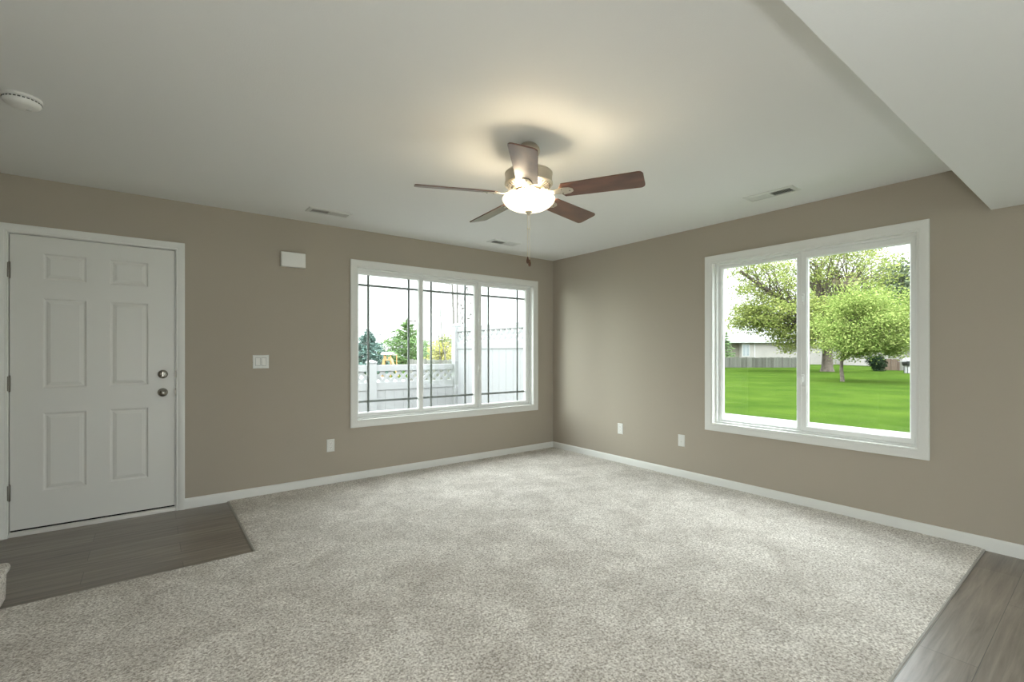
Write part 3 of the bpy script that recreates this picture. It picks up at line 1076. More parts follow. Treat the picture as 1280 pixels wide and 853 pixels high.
PITCH = math.radians(15)
BZ = 2.150
for kk in range(5):
    th = math.radians(-22.5 + 72 * kk) - YAW
    a = Vector((math.cos(th), math.sin(th), 0))
    cwd = Vector((math.sin(th), -math.cos(th), 0))                 # clockwise side, tilted up
    e = cwd * math.cos(PITCH) + Vector((0, 0, 1)) * math.sin(PITCH)
    nrm = a.cross(e)
    if nrm.z < 0:
        nrm = -nrm
    base = Vector(FX) + Vector((0, 0, BZ))
    # outline, tip corners rounded
    r0, r1, w0, w1, cr_ = 0.185, 0.643, 0.060, 0.070, 0.026
    out = []
    for sg in (-1, 1):
        seq = []
        for i in range(7):
            t = PI / 2 * i / 6
            seq.append((r1 - cr_ + cr_ * math.sin(t), sg * (w1 - cr_ + cr_ * math.cos(t))))
        seq = [(r0 + 0.008, sg * (w0 - 0.02)), (r0 + 0.02, sg * w0)] + seq
        seq.insert(0, (r0, sg * (w0 - 0.035)))
        out += seq if sg == -1 else seq[::-1]
    tip = []
    m = MB()
    low = [base + a * r + e * w_ - nrm * 0.0035 for r, w_ in out]
    hi = [p + nrm * 0.007 for p in low]
    m.loft([low, hi], cap0=True, cap1=True)
    bo = obj('fan_blade', m, M['blade'], fan, bevel=0.0015)
    # blade iron: arm from the flywheel, then a plate under the blade
    ir = MB()
    p0 = Vector(FX) + a * 0.062 + Vector((0, 0, 2.166))
    p1 = Vector(FX) + a * 0.105 + Vector((0, 0, 2.160))
    p2 = base + a * 0.150 - nrm * 0.006
    p3 = base + a * 0.205 - nrm * 0.006
    p4 = base + a * 0.262 - nrm * 0.006
    flat = Vector((-math.sin(th), math.cos(th), 0)) * -1
    rings = []
    for p, hw, ed, ht in ((p0, 0.016, flat, 0.004), (p1, 0.012, (flat * 0.7 + e * 0.3).normalized(), 0.004), (p2, 0.014, e, 0.0035), (p3, 0.032, e, 0.0025), (p4 - a * 0.02, 0.026, e, 0.0022), (p4, 0.012, e, 0.002)):
        up = a.cross(ed).normalized()
        rings.append([p - ed * hw - up * ht, p + ed * hw - up * ht, p + ed * hw + up * ht, p - ed * hw + up * ht])
    ir.loft(rings, cap0=True, cap1=True)
    iron = obj('blade_iron', ir, M['nickel'], bo, bevel=0.0015)
    # scroll between flywheel and plate
    sc = MB()
    for sg in (-1, 1):
        pts = [Vector(FX) + a * (0.070 + 0.05 * i / 8) + flat * sg * (0.016 + 0.013 * math.sin(PI * i / 8)) + Vector((0, 0, 2.164 - 0.004 * i / 8)) for i in range(9)]
        sc.tube(pts, 0.003, 8)
    obj('scroll', sc, M['nickel'], bo, smooth=True)
    for rr_, ww in ((0.200, 0.018), (0.200, -0.018), (0.243, 0.0)):
        q = base + a * rr_ + e * ww - nrm * 0.0085
        rings = [[q - nrm * dz_ + (a * math.cos(t) + e * math.sin(t)) * rad for t in [2 * PI * i / 12 for i in range(12)]] for rad, dz_ in ((0.0048, -0.001), (0.0048, 0.001), (0.003, 0.0025))]
        obj('screw', MB().loft(rings, cap0=True, cap1=True), M['dark_nickel'], iron, smooth=True)

# ------------------------------------------------------------------ glass patio door behind the camera
pd = tag(empty('door_2', ((PATIO[0] + PATIO[1]) / 2, ROOM_S, 0.0)), kind='structure')
m = MB()
for x in (PATIO[0], -2.66, PATIO[1] - 0.06):
    m.box((x, ROOM_S - 0.12, 0.0), (x + 0.06, ROOM_S - 0.06, 2.1))
m.box((PATIO[0], ROOM_S - 0.12, 0.0), (PATIO[1], ROOM_S - 0.06, 0.06)).box((PATIO[0], ROOM_S - 0.12, 2.03), (PATIO[1], ROOM_S - 0.06, 2.1))
obj('door_frame', m, M['vinyl'], pd)
obj('pane', MB().box((PATIO[0] + 0.06, ROOM_S - 0.092, 0.06), (PATIO[1] - 0.06, ROOM_S - 0.086, 2.03)), M['glass'], pd)


# ------------------------------------------------------------------ outdoors
GZ = -0.15


def at(px, D, Y=None):
    """the ground point seen at photo column px, at depth D"""
    r = (px - 640) / FPX
    return Vector((CAM.x + (math.sin(YAW) + r * math.cos(YAW)) * D, CAM.y + (math.cos(YAW) - r * math.sin(YAW)) * D, GZ))


def zof(y, D):
    return CAM.z + (440.81 - y) / FPX * D


lw = MB()
n = 90
for i in range(n + 1):
    for j_ in range(n + 1):
        x, y = -60 + 180 * i / n, -60 + 180 * j_ / n
        z = GZ - 0.005
        lw.v.append((x, y, z))
for i in range(n):
    for j_ in range(n):
        k = i * (n + 1) + j_
        lw.f.append((k, k + n + 1, k + n + 2, k + 1))
tag(obj('lawn', lw, M['lawn'], origin=(20, 5, GZ)), 'mown bright green lawn spreading away from the house outside both windows', 'lawn', kind='stuff')
tag(obj('garden_path', MB().box((2.2, -14, GZ - 0.1), (6.15, 40, GZ + 0.02)), M['concrete'], origin=(4.2, 0, GZ)), kind='structure')
tag(obj('patio_slab', MB().box((-9, T, GZ - 0.1), (0.45, 2.9, GZ + 0.012)), M['concrete'], origin=(-3, 1.5, GZ)), kind='structure')


def leaf(mb, p, size, aspect=0.5, d=None):
    d = d or Vector((random.gauss(0, 1), random.gauss(0, 1), random.gauss(0, 0.6))).normalized()
    s_ = d.cross(Vector((random.gauss(0, 1), random.gauss(0, 1), random.gauss(0, 1)))).normalized() * aspect
    mb.add([p - d * size * 0.5, p + s_ * size * 0.5, p + d * size * 0.5, p - s_ * size * 0.5], [(0, 1, 2, 3)])


def broadleaf(name, label, cat, base, trunk_h, trunk_r, crown, m_leaf, m_bark, leaf_size, lean=0.0, group=None, dens=1.0):
    """crown: list of (centre, radii, clusters, cluster radius, leaves per cluster)"""
    root = tag(empty(name, base), label, cat, group)
    top = base + Vector((lean, lean * 0.4, trunk_h))
    t = MB()
    mid = base + (top - base) * 0.5 + Vector((random.uniform(-1, 1), random.uniform(-1, 1), 0)) * trunk_r * 0.5
    t.tube([base - Vector((0, 0, 0.05)), base + Vector((0, 0, trunk_r * 0.8)), mid, top], [trunk_r * 1.35, trunk_r * 1.05, trunk_r * 0.9, trunk_r * 0.75], 14)
    obj('trunk', t, m_bark, root, smooth=True)
    br, fo = MB(), MB()
    for c, rad, ncl, crad, nl in crown:
        core = Vector((c[0], c[1], c[2] - rad[2] * 0.35))
        br.tube([top - Vector((0, 0, 0.15)), (top + core) / 2 + Vector((0.1, 0.1, 0.2)), core], [trunk_r * 0.7, trunk_r * 0.5, trunk_r * 0.28], 8)
        for _ in range(ncl):
            while True:
                q = Vector((random.uniform(-1, 1), random.uniform(-1, 1), random.uniform(-1, 1)))
                if 0.25 < q.length < 1:
                    break
            p = Vector((c[0] + q.x * rad[0], c[1] + q.y * rad[1], c[2] + q.z * rad[2]))
            s0 = top.lerp(core, random.uniform(0.3, 1.0))
            md = s0.lerp(p, 0.55) + Vector((random.gauss(0, 1), random.gauss(0, 1), random.gauss(0.4, 0.6))) * 0.10 * (p - s0).length
            r_ = trunk_r * random.uniform(0.10, 0.2)
            br.tube([s0, md, p], [r_, r_ * 0.6, r_ * 0.2], 5)
            for _ in range(int(nl * dens)):
                lp = p + Vector((random.gauss(0, 1), random.gauss(0, 1), random.gauss(0, 0.62))) * crad * 0.5
                leaf(fo, lp, leaf_size * random.uniform(0.6, 1.3), 0.62)
    obj('branches', br, m_bark, root, smooth=True)
    obj('foliage', fo, m_leaf, root, recalc=False)
    return root


def conifer(name, label, base, height, radius, m_leaf, tiers, per, loose, cat='tree'):
    root = tag(empty(name, base), label, cat)
    obj('trunk', MB().tube([base - Vector((0, 0, 0.05)), base + Vector((0, 0, height * 0.97))], [radius * 0.09, 0.01], 8), M['bark'], root, smooth=True)
    br, fo = MB(), MB()
    for i in range(tiers):
        f = i / (tiers - 1)
        z = height * (0.06 + 0.90 * f)
        L = radius * (1 - f) ** 0.85 * random.uniform(1 - loose, 1 + loose) + 0.06
        nb = max(4, int(9 * (1 - 0.5 * f)))
        for k in range(nb):
            t = 2 * PI * (k + random.random()) / nb
            d = Vector((math.cos(t), math.sin(t), 0))
            LL = L * random.uniform(0.75, 1.15)
            p0 = base + Vector((0, 0, z))
            p1 = p0 + d * LL * 0.55 + Vector((0, 0, LL * (0.10 if loose > 0.2 else -0.10)))
            p2 = p0 + d * LL + Vector((0, 0, LL * (0.38 if loose > 0.2 else -0.16)))
            br.tube([p0, p1, p2], [0.018, 0.012, 0.004], 5)
            for _ in range(per):
                s_ = random.random() ** 0.7
                q = (p0.lerp(p1, s_ * 2) if s_ < 0.5 else p1.lerp(p2, s_ * 2 - 1))
                q = q + Vector((random.gauss(0, 1), random.gauss(0, 1), random.gauss(0, 0.5))) * LL * 0.10
                dd = (d + Vector((random.gauss(0, 0.6), random.gauss(0, 0.6), random.gauss(0.1, 0.35)))).normalized()
                leaf(fo, q, height * 0.065 * random.uniform(0.6, 1.3), 0.34, dd)
    for _ in range(40):
        q = base + Vector((random.gauss(0, 0.04), random.gauss(0, 0.04), height * random.uniform(0.9, 1.02)))
        leaf(fo, q, height * 0.05, 0.3, Vector((random.gauss(0, 0.4), random.gauss(0, 0.4), 1)).normalized())
    obj('branches', br, M['bark'], root, smooth=True)
    obj('foliage', fo, m_leaf, root, recalc=False)
    return root


# --- white vinyl fences round the patio
def lattice(mb, p0, u, length, z0, z1, nrm, period=0.135, sw_=0.045, th=0.008):
    """criss-cross slats inside the strip z0..z1"""
    h = z1 - z0
    p0, u, nrm = Vector(p0), Vector(u), Vector(nrm)
    hw = sw_ * 0.5 * math.sqrt(2)
    for sgn, off in ((1, 0.0), (-1, th)):
        k = -h - period
        while k < length + h + period:
            poly = []
            a0, a1 = (k, k + h) if sgn == 1 else (k + h, k)
            raw = [(a0 - hw, z0), (a0 + hw, z0), (a1 + hw, z1), (a1 - hw, z1)]
            # clip to 0..length
            def clip(poly_, lim, keep):
                res = []
                for i in range(len(poly_)):
                    A_, B_ = poly_[i], poly_[(i + 1) % len(poly_)]
                    ina, inb = keep(A_[0]), keep(B_[0])
                    if ina:
                        res.append(A_)
                    if ina != inb:
                        tt = (lim - A_[0]) / (B_[0] - A_[0])
                        res.append((lim, A_[1] + tt * (B_[1] - A_[1])))
                return res
            poly = clip(raw, 0.0, lambda s_: s_ >= 0)
            poly = clip(poly, length, lambda s_: s_ <= length) if poly else poly
            if len(poly) >= 3:
                mb.prism([p0 + u * s_ + Vector((0, 0, z_)) + nrm * off for s_, z_ in poly], nrm * th)
            k += period


def vinyl_post(parent, p, top, w=0.127):
    h = w / 2
    o = obj('post', MB().box((p[0] - h, p[1] - h, GZ), (p[0] + h, p[1] + h, top)), M['white_vinyl'], parent, bevel=0.006)
    c = MB()
    R = lambda k, z: [(p[0] - k, p[1] - k, z), (p[0] + k, p[1] - k, z), (p[0] + k, p[1] + k, z), (p[0] - k, p[1] + k, z)]
    c.loft([R(h + 0.008, top), R(h + 0.008, top + 0.022), R(0.004, top + 0.055)], cap0=True, cap1=True)
    obj('post_cap', c, M['white_vinyl'], o)
    return o


FXW, FYW = 0.135, 2.68
lf = tag(empty('low_fence', (-1.5, FYW, GZ)), 'low white vinyl fence with a lattice top band beyond the triple window', 'fence')
LT = 1.045
runs = [(-1.41 + 0.0635, FXW - 0.076), (-4.10, -1.41 - 0.0635)]
for x in (-1.41, -4.16):
    vinyl_post(lf, (x, FYW), LT + 0.03)
for (x0, x1) in runs:
    r = MB()
    r.box((x0, FYW - 0.025, LT - 0.098), (x1, FYW + 0.025, LT))
    obj('top_rail', r, M['white_vinyl'], lf, bevel=0.004)
    r = MB().box((x0, FYW - 0.025, LT - 0.40), (x1, FYW + 0.025, LT - 0.275))
    obj('middle_rail', r, M['white_vinyl'], lf, bevel=0.004)
    r = MB().box((x0, FYW - 0.025, GZ + 0.05), (x1, FYW + 0.025, GZ + 0.19))
    obj('bottom_rail', r, M['white_vinyl'], lf, bevel=0.004)
    r = MB()
    lattice(r, (x0, FYW - 0.008, 0), (1, 0, 0), x1 - x0, LT - 0.285, LT - 0.090, (0, 1, 0), period=0.142, sw_=0.048)
    obj('lattice', r, M['white_vinyl'], lf)
    r = MB()
    nb = max(1, int((x1 - x0) / 0.15))
    for i in range(nb):
        a0, a1 = x0 + (x1 - x0) * i / nb, x0 + (x1 - x0) * (i + 1) / nb
        r.prism([(a0, FYW - 0.008, GZ + 0.16), (a0 + 0.004, FYW - 0.012, GZ + 0.16), (a1 - 0.004, FYW - 0.012, GZ + 0.16), (a1, FYW - 0.008, GZ + 0.16), (a1, FYW + 0.01, GZ + 0.16), (a0, FYW + 0.01, GZ + 0.16)], (0, 0, LT - 0.39 - GZ - 0.16))
    obj('board_panel', r, M['white_vinyl'], lf)

tf = tag(empty('privacy_fence', (FXW, 1.4, GZ)), 'tall white vinyl privacy fence with lattice top beside the patio', 'fence')
TT = 1.690
vinyl_post(tf, (FXW, FYW), TT + 0.02)
vinyl_post(tf, (FXW, 0.235), TT + 0.02)
y0, y1 = 0.235 + 0.0635, FYW - 0.0635
obj('top_rail', MB().box((FXW - 0.025, y0, TT - 0.085), (FXW + 0.025, y1, TT)), M['white_vinyl'], tf, bevel=0.004)
obj('middle_rail', MB().box((FXW - 0.025, y0, TT - 0.385), (FXW + 0.025, y1, TT - 0.265)), M['white_vinyl'], tf, bevel=0.004)
obj('bottom_rail', MB().box((FXW - 0.025, y0, GZ + 0.05), (FXW + 0.025, y1, GZ + 0.19)), M['white_vinyl'], tf, bevel=0.004)
r = MB()
lattice(r, (FXW - 0.008, y0, 0), (0, 1, 0), y1 - y0, TT - 0.275, TT - 0.078, (1, 0, 0), period=0.142, sw_=0.048)
obj('lattice', r, M['white_vinyl'], tf)
r = MB()
nb = int((y1 - y0) / 0.17)
for i in range(nb):
    a0, a1 = y0 + (y1 - y0) * i / nb, y0 + (y1 - y0) * (i + 1) / nb
    z = GZ + 0.16
    r.prism([(FXW - 0.008, a0, z), (FXW - 0.012, a0 + 0.004, z), (FXW - 0.012, a1 - 0.004, z), (FXW - 0.008, a1, z), (FXW + 0.01, a1, z), (FXW + 0.01, a0, z)], (0, 0, TT - 0.37 - z))
obj('board_panel', r, M['white_vinyl'], tf)


# --- wooden fences
def wood_fence(name, label, a, b_, top, m, pitch=0.14, every=2.4):
    a, b_ = Vector(a), Vector(b_)
    root = tag(empty(name, (a + b_) / 2), label, 'fence')
    u = (b_ - a)
    L = u.length
    u.normalize()
    nn = Vector((-u.y, u.x, 0))
    bd = MB()
    nb = int(L / pitch)
    for i in range(nb):
        q = a + u * (L * i / nb)
        tp = top + random.uniform(-0.03, 0.03)
        w_ = L / nb - 0.008
        z0, z1 = a.z + 0.02, tp
        bd.prism([q + Vector((0, 0, z0 - a.z)), q + u * w_ + Vector((0, 0, z0 - a.z)), q + u * w_ + Vector((0, 0, z1 - a.z - 0.03)), q + u * (w_ * 0.75) + Vector((0, 0, z1 - a.z)), q + u * (w_ * 0.25) + Vector((0, 0, z1 - a.z)), q + Vector((0, 0, z1 - a.z - 0.03))], nn * 0.02)
    obj('board_panel', bd, m, root)
    n_ = max(1, int(L / every))
    for i in range(n_ + 1):
        q = a + u * (L * i / n_) + nn * 0.07
        obj('post', MB().box((q.x - 0.05, q.y - 0.05, a.z), (q.x + 0.05, q.y + 0.05, top - 0.05)), m, root)
    for zz_ in (0.25, 0.8):
        q0, q1 = a + nn * 0.03, b_ + nn * 0.03
        rl = MB().prism([q0 + Vector((0, 0, (top - a.z) * zz_)), q0 + Vector((0, 0, (top - a.z) * zz_ + 0.08)), q0 + nn * 0.03 + Vector((0, 0, (top - a.z) * zz_ + 0.08)), q0 + nn * 0.03 + Vector((0, 0, (top - a.z) * zz_))], q1 - q0)
        obj('rail', rl, m, root)
    return root


wood_fence('board_fence', 'weathered grey board fence across the lawn before the beige house', at(880, 42.8), at(1012, 42.8), zof(447, 42.8), M['grey_board'])
wood_fence('board_fence', 'grey-green board fence far behind the low white lattice fence', at(511, 23), at(585, 22), zof(449.5, 22.5), M['grey_board'])
wood_fence('board_fence', 'brown board fence beside the dark shrub under the trees', at(1103, 36.5), at(1124, 36.0), zof(449, 36), M['brown_board'])
wood_fence('board_fence', 'pale grey board fence far right behind the grill', at(1124.5, 36.2), at(1165, 35.5), zof(452, 36), M['grey_board'])


# --- houses beyond the fence
def frame_dirs():
    return cr.copy(), cf.copy()


def house_block(mb, c, w, d, z0, z1):
    """box facing the room: c = near face centre, w along the picture, d away"""
    mb.prism([c - cr * w / 2 + Vector((0, 0, z0 - c.z)), c + cr * w / 2 + Vector((0, 0, z0 - c.z)), c + cr * w / 2 + cf * d + Vector((0, 0, z0 - c.z)), c - cr * w / 2 + cf * d + Vector((0, 0, z0 - c.z))], (0, 0, z1 - z0))


def siding_lines(mb, c, w, z0, z1, stepz=0.18):
    z = z0
    while z < z1 - 0.02:
        a = c - cr * w / 2 + Vector((0, 0, z - c.z))
        mb.prism([a - cf * 0.025, a, a + Vector((0, 0, stepz)), ], cr * w)
        z += stepz


D = 55
hz = lambda y: zof(y, D)
c1 = at(968, D)
hs = tag(empty('house', c1), 'beige sided house with a white window behind the grey board fence', 'house')
m = MB()
pxm = D / FPX
w_main = (1085 - 927) * pxm
c_main = at(1006, D)
house_block(m, c_main, w_main, 8, GZ, hz(427))
siding_lines(m, c_main, w_main, GZ, hz(427))
obj('wall', m, M['siding'], hs)
m = MB()
c_side = at(921, D + 0.6)
house_block(m, c_side, (928 - 914) * pxm, 7, GZ, hz(429))
obj('side_wall', m, M['siding_tan'], hs)
m = MB()
e0, e1 = c_main - cr * (w_main / 2 + 1.6) - cf * 0.4, c_main + cr * (w_main / 2 + 0.3) - cf * 0.4
zr = hz(427)
m.prism([e0 + Vector((0, 0, zr - GZ - 0.05)), e0 + cf * 8.8 + Vector((0, 0, zr - GZ - 0.05)), e0 + cf * 4.4 + Vector((0, 0, zr - GZ + 1.3))], e1 - e0)
obj('roof', m, M['roof'], hs)
m = MB()
a = e0 + Vector((0, 0, zr - GZ - 0.17))
m.prism([a - cf * 0.03, a, a + Vector((0, 0, 0.14)), a - cf * 0.03 + Vector((0, 0, 0.14))], e1 - e0)
obj('fascia', m, M['house_white'], hs)
m = MB()
cw = at(932.5, D - 0.05)
wv = 9.5 * pxm
house_block(m, cw, wv, 0.04, hz(446), hz(430))
wf_ = obj('window', m, M['house_white'], hs)
m = MB()
for sg in (-1, 1):
    house_block(m, cw + cr * sg * wv * 0.23 - cf * 0.02, wv * 0.36, 0.03, hz(444.8), hz(431.5))
obj('pane', m, M['house_pane'], wf_)
m = MB()
house_block(m, at(943.5, D - 0.05), 1.3 * pxm, 0.04, GZ, hz(427.5))
obj('downspout', m, M['house_white'], hs)

D2 = 46
c2 = at(1150, D2)
h2 = tag(empty('house', c2), 'grey sided house half hidden behind the small green tree at right', 'house')
m = MB()
house_block(m, c2, 70 * D2 / FPX, 7, GZ, zof(436, D2))
siding_lines(m, c2, 70 * D2 / FPX, GZ, zof(436, D2))
obj('wall', m, M['siding'], h2)
m = MB()
e0, e1 = c2 - cr * (35 * D2 / FPX + 0.4) - cf * 0.4, c2 + cr * (35 * D2 / FPX + 0.4) - cf * 0.4
zr = zof(436, D2) - GZ
m.prism([e0 + Vector((0, 0, zr - 0.05)), e0 + cf * 7.8 + Vector((0, 0, zr - 0.05)), e0 + cf * 3.9 + Vector((0, 0, zr + 2.2))], e1 - e0)
obj('roof', m, M['roof'], h2)

# --- trees seen through the right window
Db = 34.65
bb = at(1034, Db)


def P(px, y, D_, dd=0.0):
    q = at(px, D_ + dd)
    return (q.x, q.y, zof(y, D_ + dd))


broadleaf('broad_tree', 'large yellow-green tree with thick trunk at the back of the lawn', 'tree', bb, 2.6, 0.36, [
    (P(985, 392, Db), (3.3, 2.6, 1.5), 60, 0.9, 60),
    (P(945, 398, Db, 1), (2.0, 2.0, 0.95), 30, 0.8, 55),
    (P(960, 352, Db), (2.6, 2.2, 1.6), 36, 0.8, 50),
    (P(1000, 425, Db), (1.9, 1.6, 0.8), 24, 0.7, 52),
    (P(1060, 335, Db, 1), (4.2, 3.0, 2.2), 64, 0.9, 40),
    (P(1020, 318, Db, 1), (3.6, 2.6, 1.8), 34, 0.8, 26),
    (P(1040, 395, Db, 0), (2.2, 1.6, 1.6), 36, 0.9, 52),
    (P(925, 330, Db, 0), (1.5, 1.2, 1.5), 9, 0.6, 30),
], M['leaf_big'], M['bark'], 0.17, dens=2.3)
Ds = 22.68
sb = at(1053, Ds)
broadleaf('young_tree', 'small light green tree with a thin crooked trunk on the lawn', 'tree', sb, 1.15, 0.085, [
    (P(1080, 408, Ds), (2.3, 2.0, 1.15), 80, 0.6, 62),
    (P(1060, 430, Ds), (1.5, 1.3, 0.62), 40, 0.5, 56),
    (P(1102, 425, Ds), (1.7, 1.4, 0.7), 44, 0.5, 56),
    (P(1125, 392, Ds), (1.3, 1.3, 1.2), 36, 0.6, 50),
    (P(1070, 375, Ds), (1.6, 1.4, 0.8), 30, 0.6, 44),
], M['leaf_small'], M['bark'], 0.105, lean=0.26, dens=2.9)
broadleaf('broad_tree', 'dark grey-green tree high at the right behind the small tree', 'tree', at(1150, 44), 4.5, 0.3, [
    (P(1138, 355, 44), (2.2, 2.0, 2.4), 60, 1.1, 56),
    (P(1160, 380, 44), (3.0, 2.0, 2.6), 50, 1.1, 50),
], M['leaf_far'], M['bark'], 0.32)
broadleaf('broad_tree', 'pale hazy green tree farthest back behind the big trunk', 'tree', at(1050, 66), 4.0, 0.3, [
    (P(1030, 385, 66), (5.0, 2.5, 4.4), 80, 1.5, 46),
    (P(1090, 375, 66), (5.5, 2.5, 5.4), 95, 1.5, 46),
], M['leaf_pale'], M['bark'], 0.48)
conifer('evergreen_tree', 'small dark evergreen standing before the beige house at far left', at(908, 49), zof(416, 49) - GZ, 1.1, M['pine'], 14, 26, 0.15)


def bush(name, label, base, rad, h, m_, nleaf, size, cat='shrub'):
    root = tag(empty(name, base), label, cat)
    st_ = MB()
    fo = MB()
    for _ in range(9):
        t = random.uniform(0, 2 * PI)
        st_.tube([base, base + Vector((math.cos(t) * rad * 0.3, math.sin(t) * rad * 0.3, h * 0.5)), base + Vector((math.cos(t) * rad * 0.6, math.sin(t) * rad * 0.6, h * 0.85))], [0.03, 0.02, 0.008], 5)
    obj('stems', st_, M['bark'], root)
    lumps = [(base + Vector((random.uniform(-0.5, 0.5) * rad, random.uniform(-0.5, 0.5) * rad, h * random.uniform(0.16, 0.62))), rad * random.uniform(0.35, 0.55)) for _ in range(9)]
    for _ in range(nleaf):
        c, r_ = random.choice(lumps)
        q = Vector((random.gauss(0, 1), random.gauss(0, 1), random.gauss(0, 1))).normalized() * random.random() ** 0.4
        p = c + q * r_ * Vector((1, 1, 1)).length / 1.5
        p.z = max(p.z, base.z + 0.03)
        leaf(fo, p, size * random.uniform(0.6, 1.3), 0.6)
    obj('foliage', fo, m_, root, recalc=False)
    return root


bush('evergreen_shrub', 'dark green shrub at the lawn edge beside the brown fence', at(1096, 35.6), 0.78, 1.45, M['shrub'], 2600, 0.16)

# covered grill at the right
gp = at(1136.5, 31.5)
gr = tag(empty('patio_grill', gp), 'small black and white grill on the lawn at far right', 'grill')
for sx in (-0.22, 0.22):
    for sy in (-0.15, 0.15):
        q = gp + cr * sx + cf * sy
        obj('leg', MB().tube([q, q + Vector((0, 0, 0.55))], 0.022, 8), M['black'], gr)
m = MB()
R = lambda hw, hd, z: [gp + cr * a * hw + cf * b__ * hd + Vector((0, 0, z)) for a, b__ in ((-1, -1), (1, -1), (1, 1), (-1, 1))]
m.loft([R(0.27, 0.19, 0.50), R(0.30, 0.22, 0.60), R(0.30, 0.22, 0.82)], cap0=True, cap1=True)
obj('firebox', m, M['black'], gr)
m = MB()
m.loft([R(0.30, 0.22, 0.822), R(0.29, 0.20, 0.95), R(0.20, 0.12, 1.04)], cap0=True, cap1=True)
obj('lid', m, M['house_white'], gr)
m = MB()
m.loft([R(0.20, 0.14, 0.02), R(0.20, 0.14, 0.40)], cap0=True, cap1=True)
obj('gas_tank', m, M['house_white'], gr)
obj('side_shelf', MB().loft([[p - cr * 0.46 for p in R(0.15, 0.17, z)] for z in (0.76, 0.80)], cap0=True, cap1=True), M['steel_pole'], gr)

# --- things seen through the triple window
Dp = 32
conifer('blue_spruce', 'blue-green spruce behind the low white fence, leftmost in the triple window', at(460, Dp), zof(410.5, Dp) - GZ, 2.0, M['spruce'], 24, 70, 0.12)
Dn = 38
conifer('pine_tree', 'tall loose green pine seen behind the low white fence', at(509, Dn), zof(399, Dn) - GZ, 2.2, M['pine'], 16, 60, 0.34)
conifer('pine_tree', 'lower bushy pine right of the tall loose pine', at(532, 45), zof(428, 45) - GZ, 1.8, M['pine'], 13, 60, 0.25)
bush('autumn_bush', 'bright yellow autumn bush behind the grey-green board fence', at(551, 26), 1.0, zof(422, 26) - GZ + 0.35, M['leaf_yellow'], 1900, 0.16)
broadleaf('broad_tree', 'green-yellow tree behind the yellow bush at the tall fence post', 'tree', at(560, 31), 1.2, 0.09, [
    (P(558, 434, 31), (0.9, 0.8, 0.7), 22, 0.4, 46)], M['leaf_big'], M['bark'], 0.16)


def bare_tree(name, label, base, stems, m_, twigs, leaves=None):
    root = tag(empty(name, base), label, 'tree')
    tr, tw = MB(), MB()
    for (dx, dz, r_, bend) in stems:
        top = base + cr * dx + cf * random.uniform(-0.2, 0.2) + Vector((0, 0, dz))
        mid = base.lerp(top, 0.5) + cr * bend
        tr.tube([base, mid, top], [r_, r_ * 0.75, r_ * 0.35], 8)
        for _ in range(twigs):
            f = random.uniform(0.45, 1.0)
            p = (mid.lerp(top, f * 2 - 1) if f > 0.5 else base.lerp(mid, f * 2))
            d = Vector((random.gauss(0, 0.6), random.gauss(0, 0.6), random.uniform(0.2, 1.0))).normalized()
            L = random.uniform(0.15, 0.55) * dz * 0.28
            e_ = p + d * L
            tw.tube([p, p + d * L * 0.5 + Vector((random.gauss(0, .02), random.gauss(0, .02), 0)), e_], [r_ * 0.22, r_ * 0.16, r_ * 0.08], 4)
            for _ in range(2):
                d2 = (d + Vector((random.gauss(0, 0.7), random.gauss(0, 0.7), random.gauss(0, 0.5)))).normalized()
                q = p + d * L * random.uniform(0.4, 1)
                tw.tube([q, q + d2 * L * 0.5], [r_ * 0.12, r_ * 0.06], 4)
    obj('trunk', tr, m_, root, smooth=True)
    obj('twigs', tw, m_, root)
    return root


Dt = 11.5
bt = at(570.5, Dt)
bare_tree('bare_tree', 'leafless multi-stem tree rising behind the tall fence post', bt,
          [(-0.11, zof(322, Dt) - GZ, 0.040, 0.01), (-0.01, zof(322, Dt) - GZ, 0.034, 0.02), (-0.42, zof(346, Dt) - GZ, 0.016, -0.12),
           (-0.46, zof(384, Dt) - GZ, 0.014, -0.16), (0.10, zof(345, Dt) - GZ, 0.014, 0.04)], M['bare_bark'], 7)
# drooping branch with a few last leaves
dl = tag(empty('weeping_sapling', at(584, 12.5)), 'thin weeping sapling with a few dangling leaves behind the tall fence', 'tree')
q0 = at(584, 12.5)
m, fo = MB(), MB()
m.tube([q0, q0 + Vector((0, 0, 1.9)), q0 + Vector((0, 0, zof(352, 12.5) - GZ))], [0.02, 0.015, 0.006], 6)
obj('trunk', m, M['bare_bark'], dl)
m = MB()
for (px, yt, yb) in ((576.5, 376, 406), (578, 382, 411), (580, 370, 404), (586.5, 384, 412), (588.5, 372, 398)):
    a = Vector(P(px, yb, 12.4))
    b_ = Vector(P(px + 0.6, yt, 12.45))
    tpt = q0 + Vector((0, 0, zof(358, 12.5) - GZ))
    m.tube([tpt, b_.lerp(tpt, 0.35) + Vector((0, 0, 0.1)), b_, a], [0.007, 0.006, 0.006, 0.005], 5)
    for _ in range(5):
        p = a.lerp(b_, random.random()) + Vector((random.gauss(0, .015), random.gauss(0, .015), 0))
        leaf(fo, p, 0.075, 0.6)
obj('twigs', m, M['bare_bark'], dl)
obj('leaves', fo, M['bare_bark'], dl, recalc=False)

# distant bare trees
for px, lab in ((477, 'distant hazy bare tree left of the orange play structure'), (484, 'distant hazy bare tree right behind the orange play structure'), (492, 'distant hazy bare tree beside the tall green pine')):
    D_ = {477: 56, 484: 63, 492: 70}[px]
    bs = at(px, D_)
    top = zof(424 + random.uniform(-1.5, 3), D_) - GZ
    bare_tree('bare_tree', lab, bs, [(dx, top * random.uniform(0.8, 1.0), 0.05, dx * 0.3) for dx in (-0.9, -0.45, 0.0, 0.5, 0.95)], M['twig'], 26)

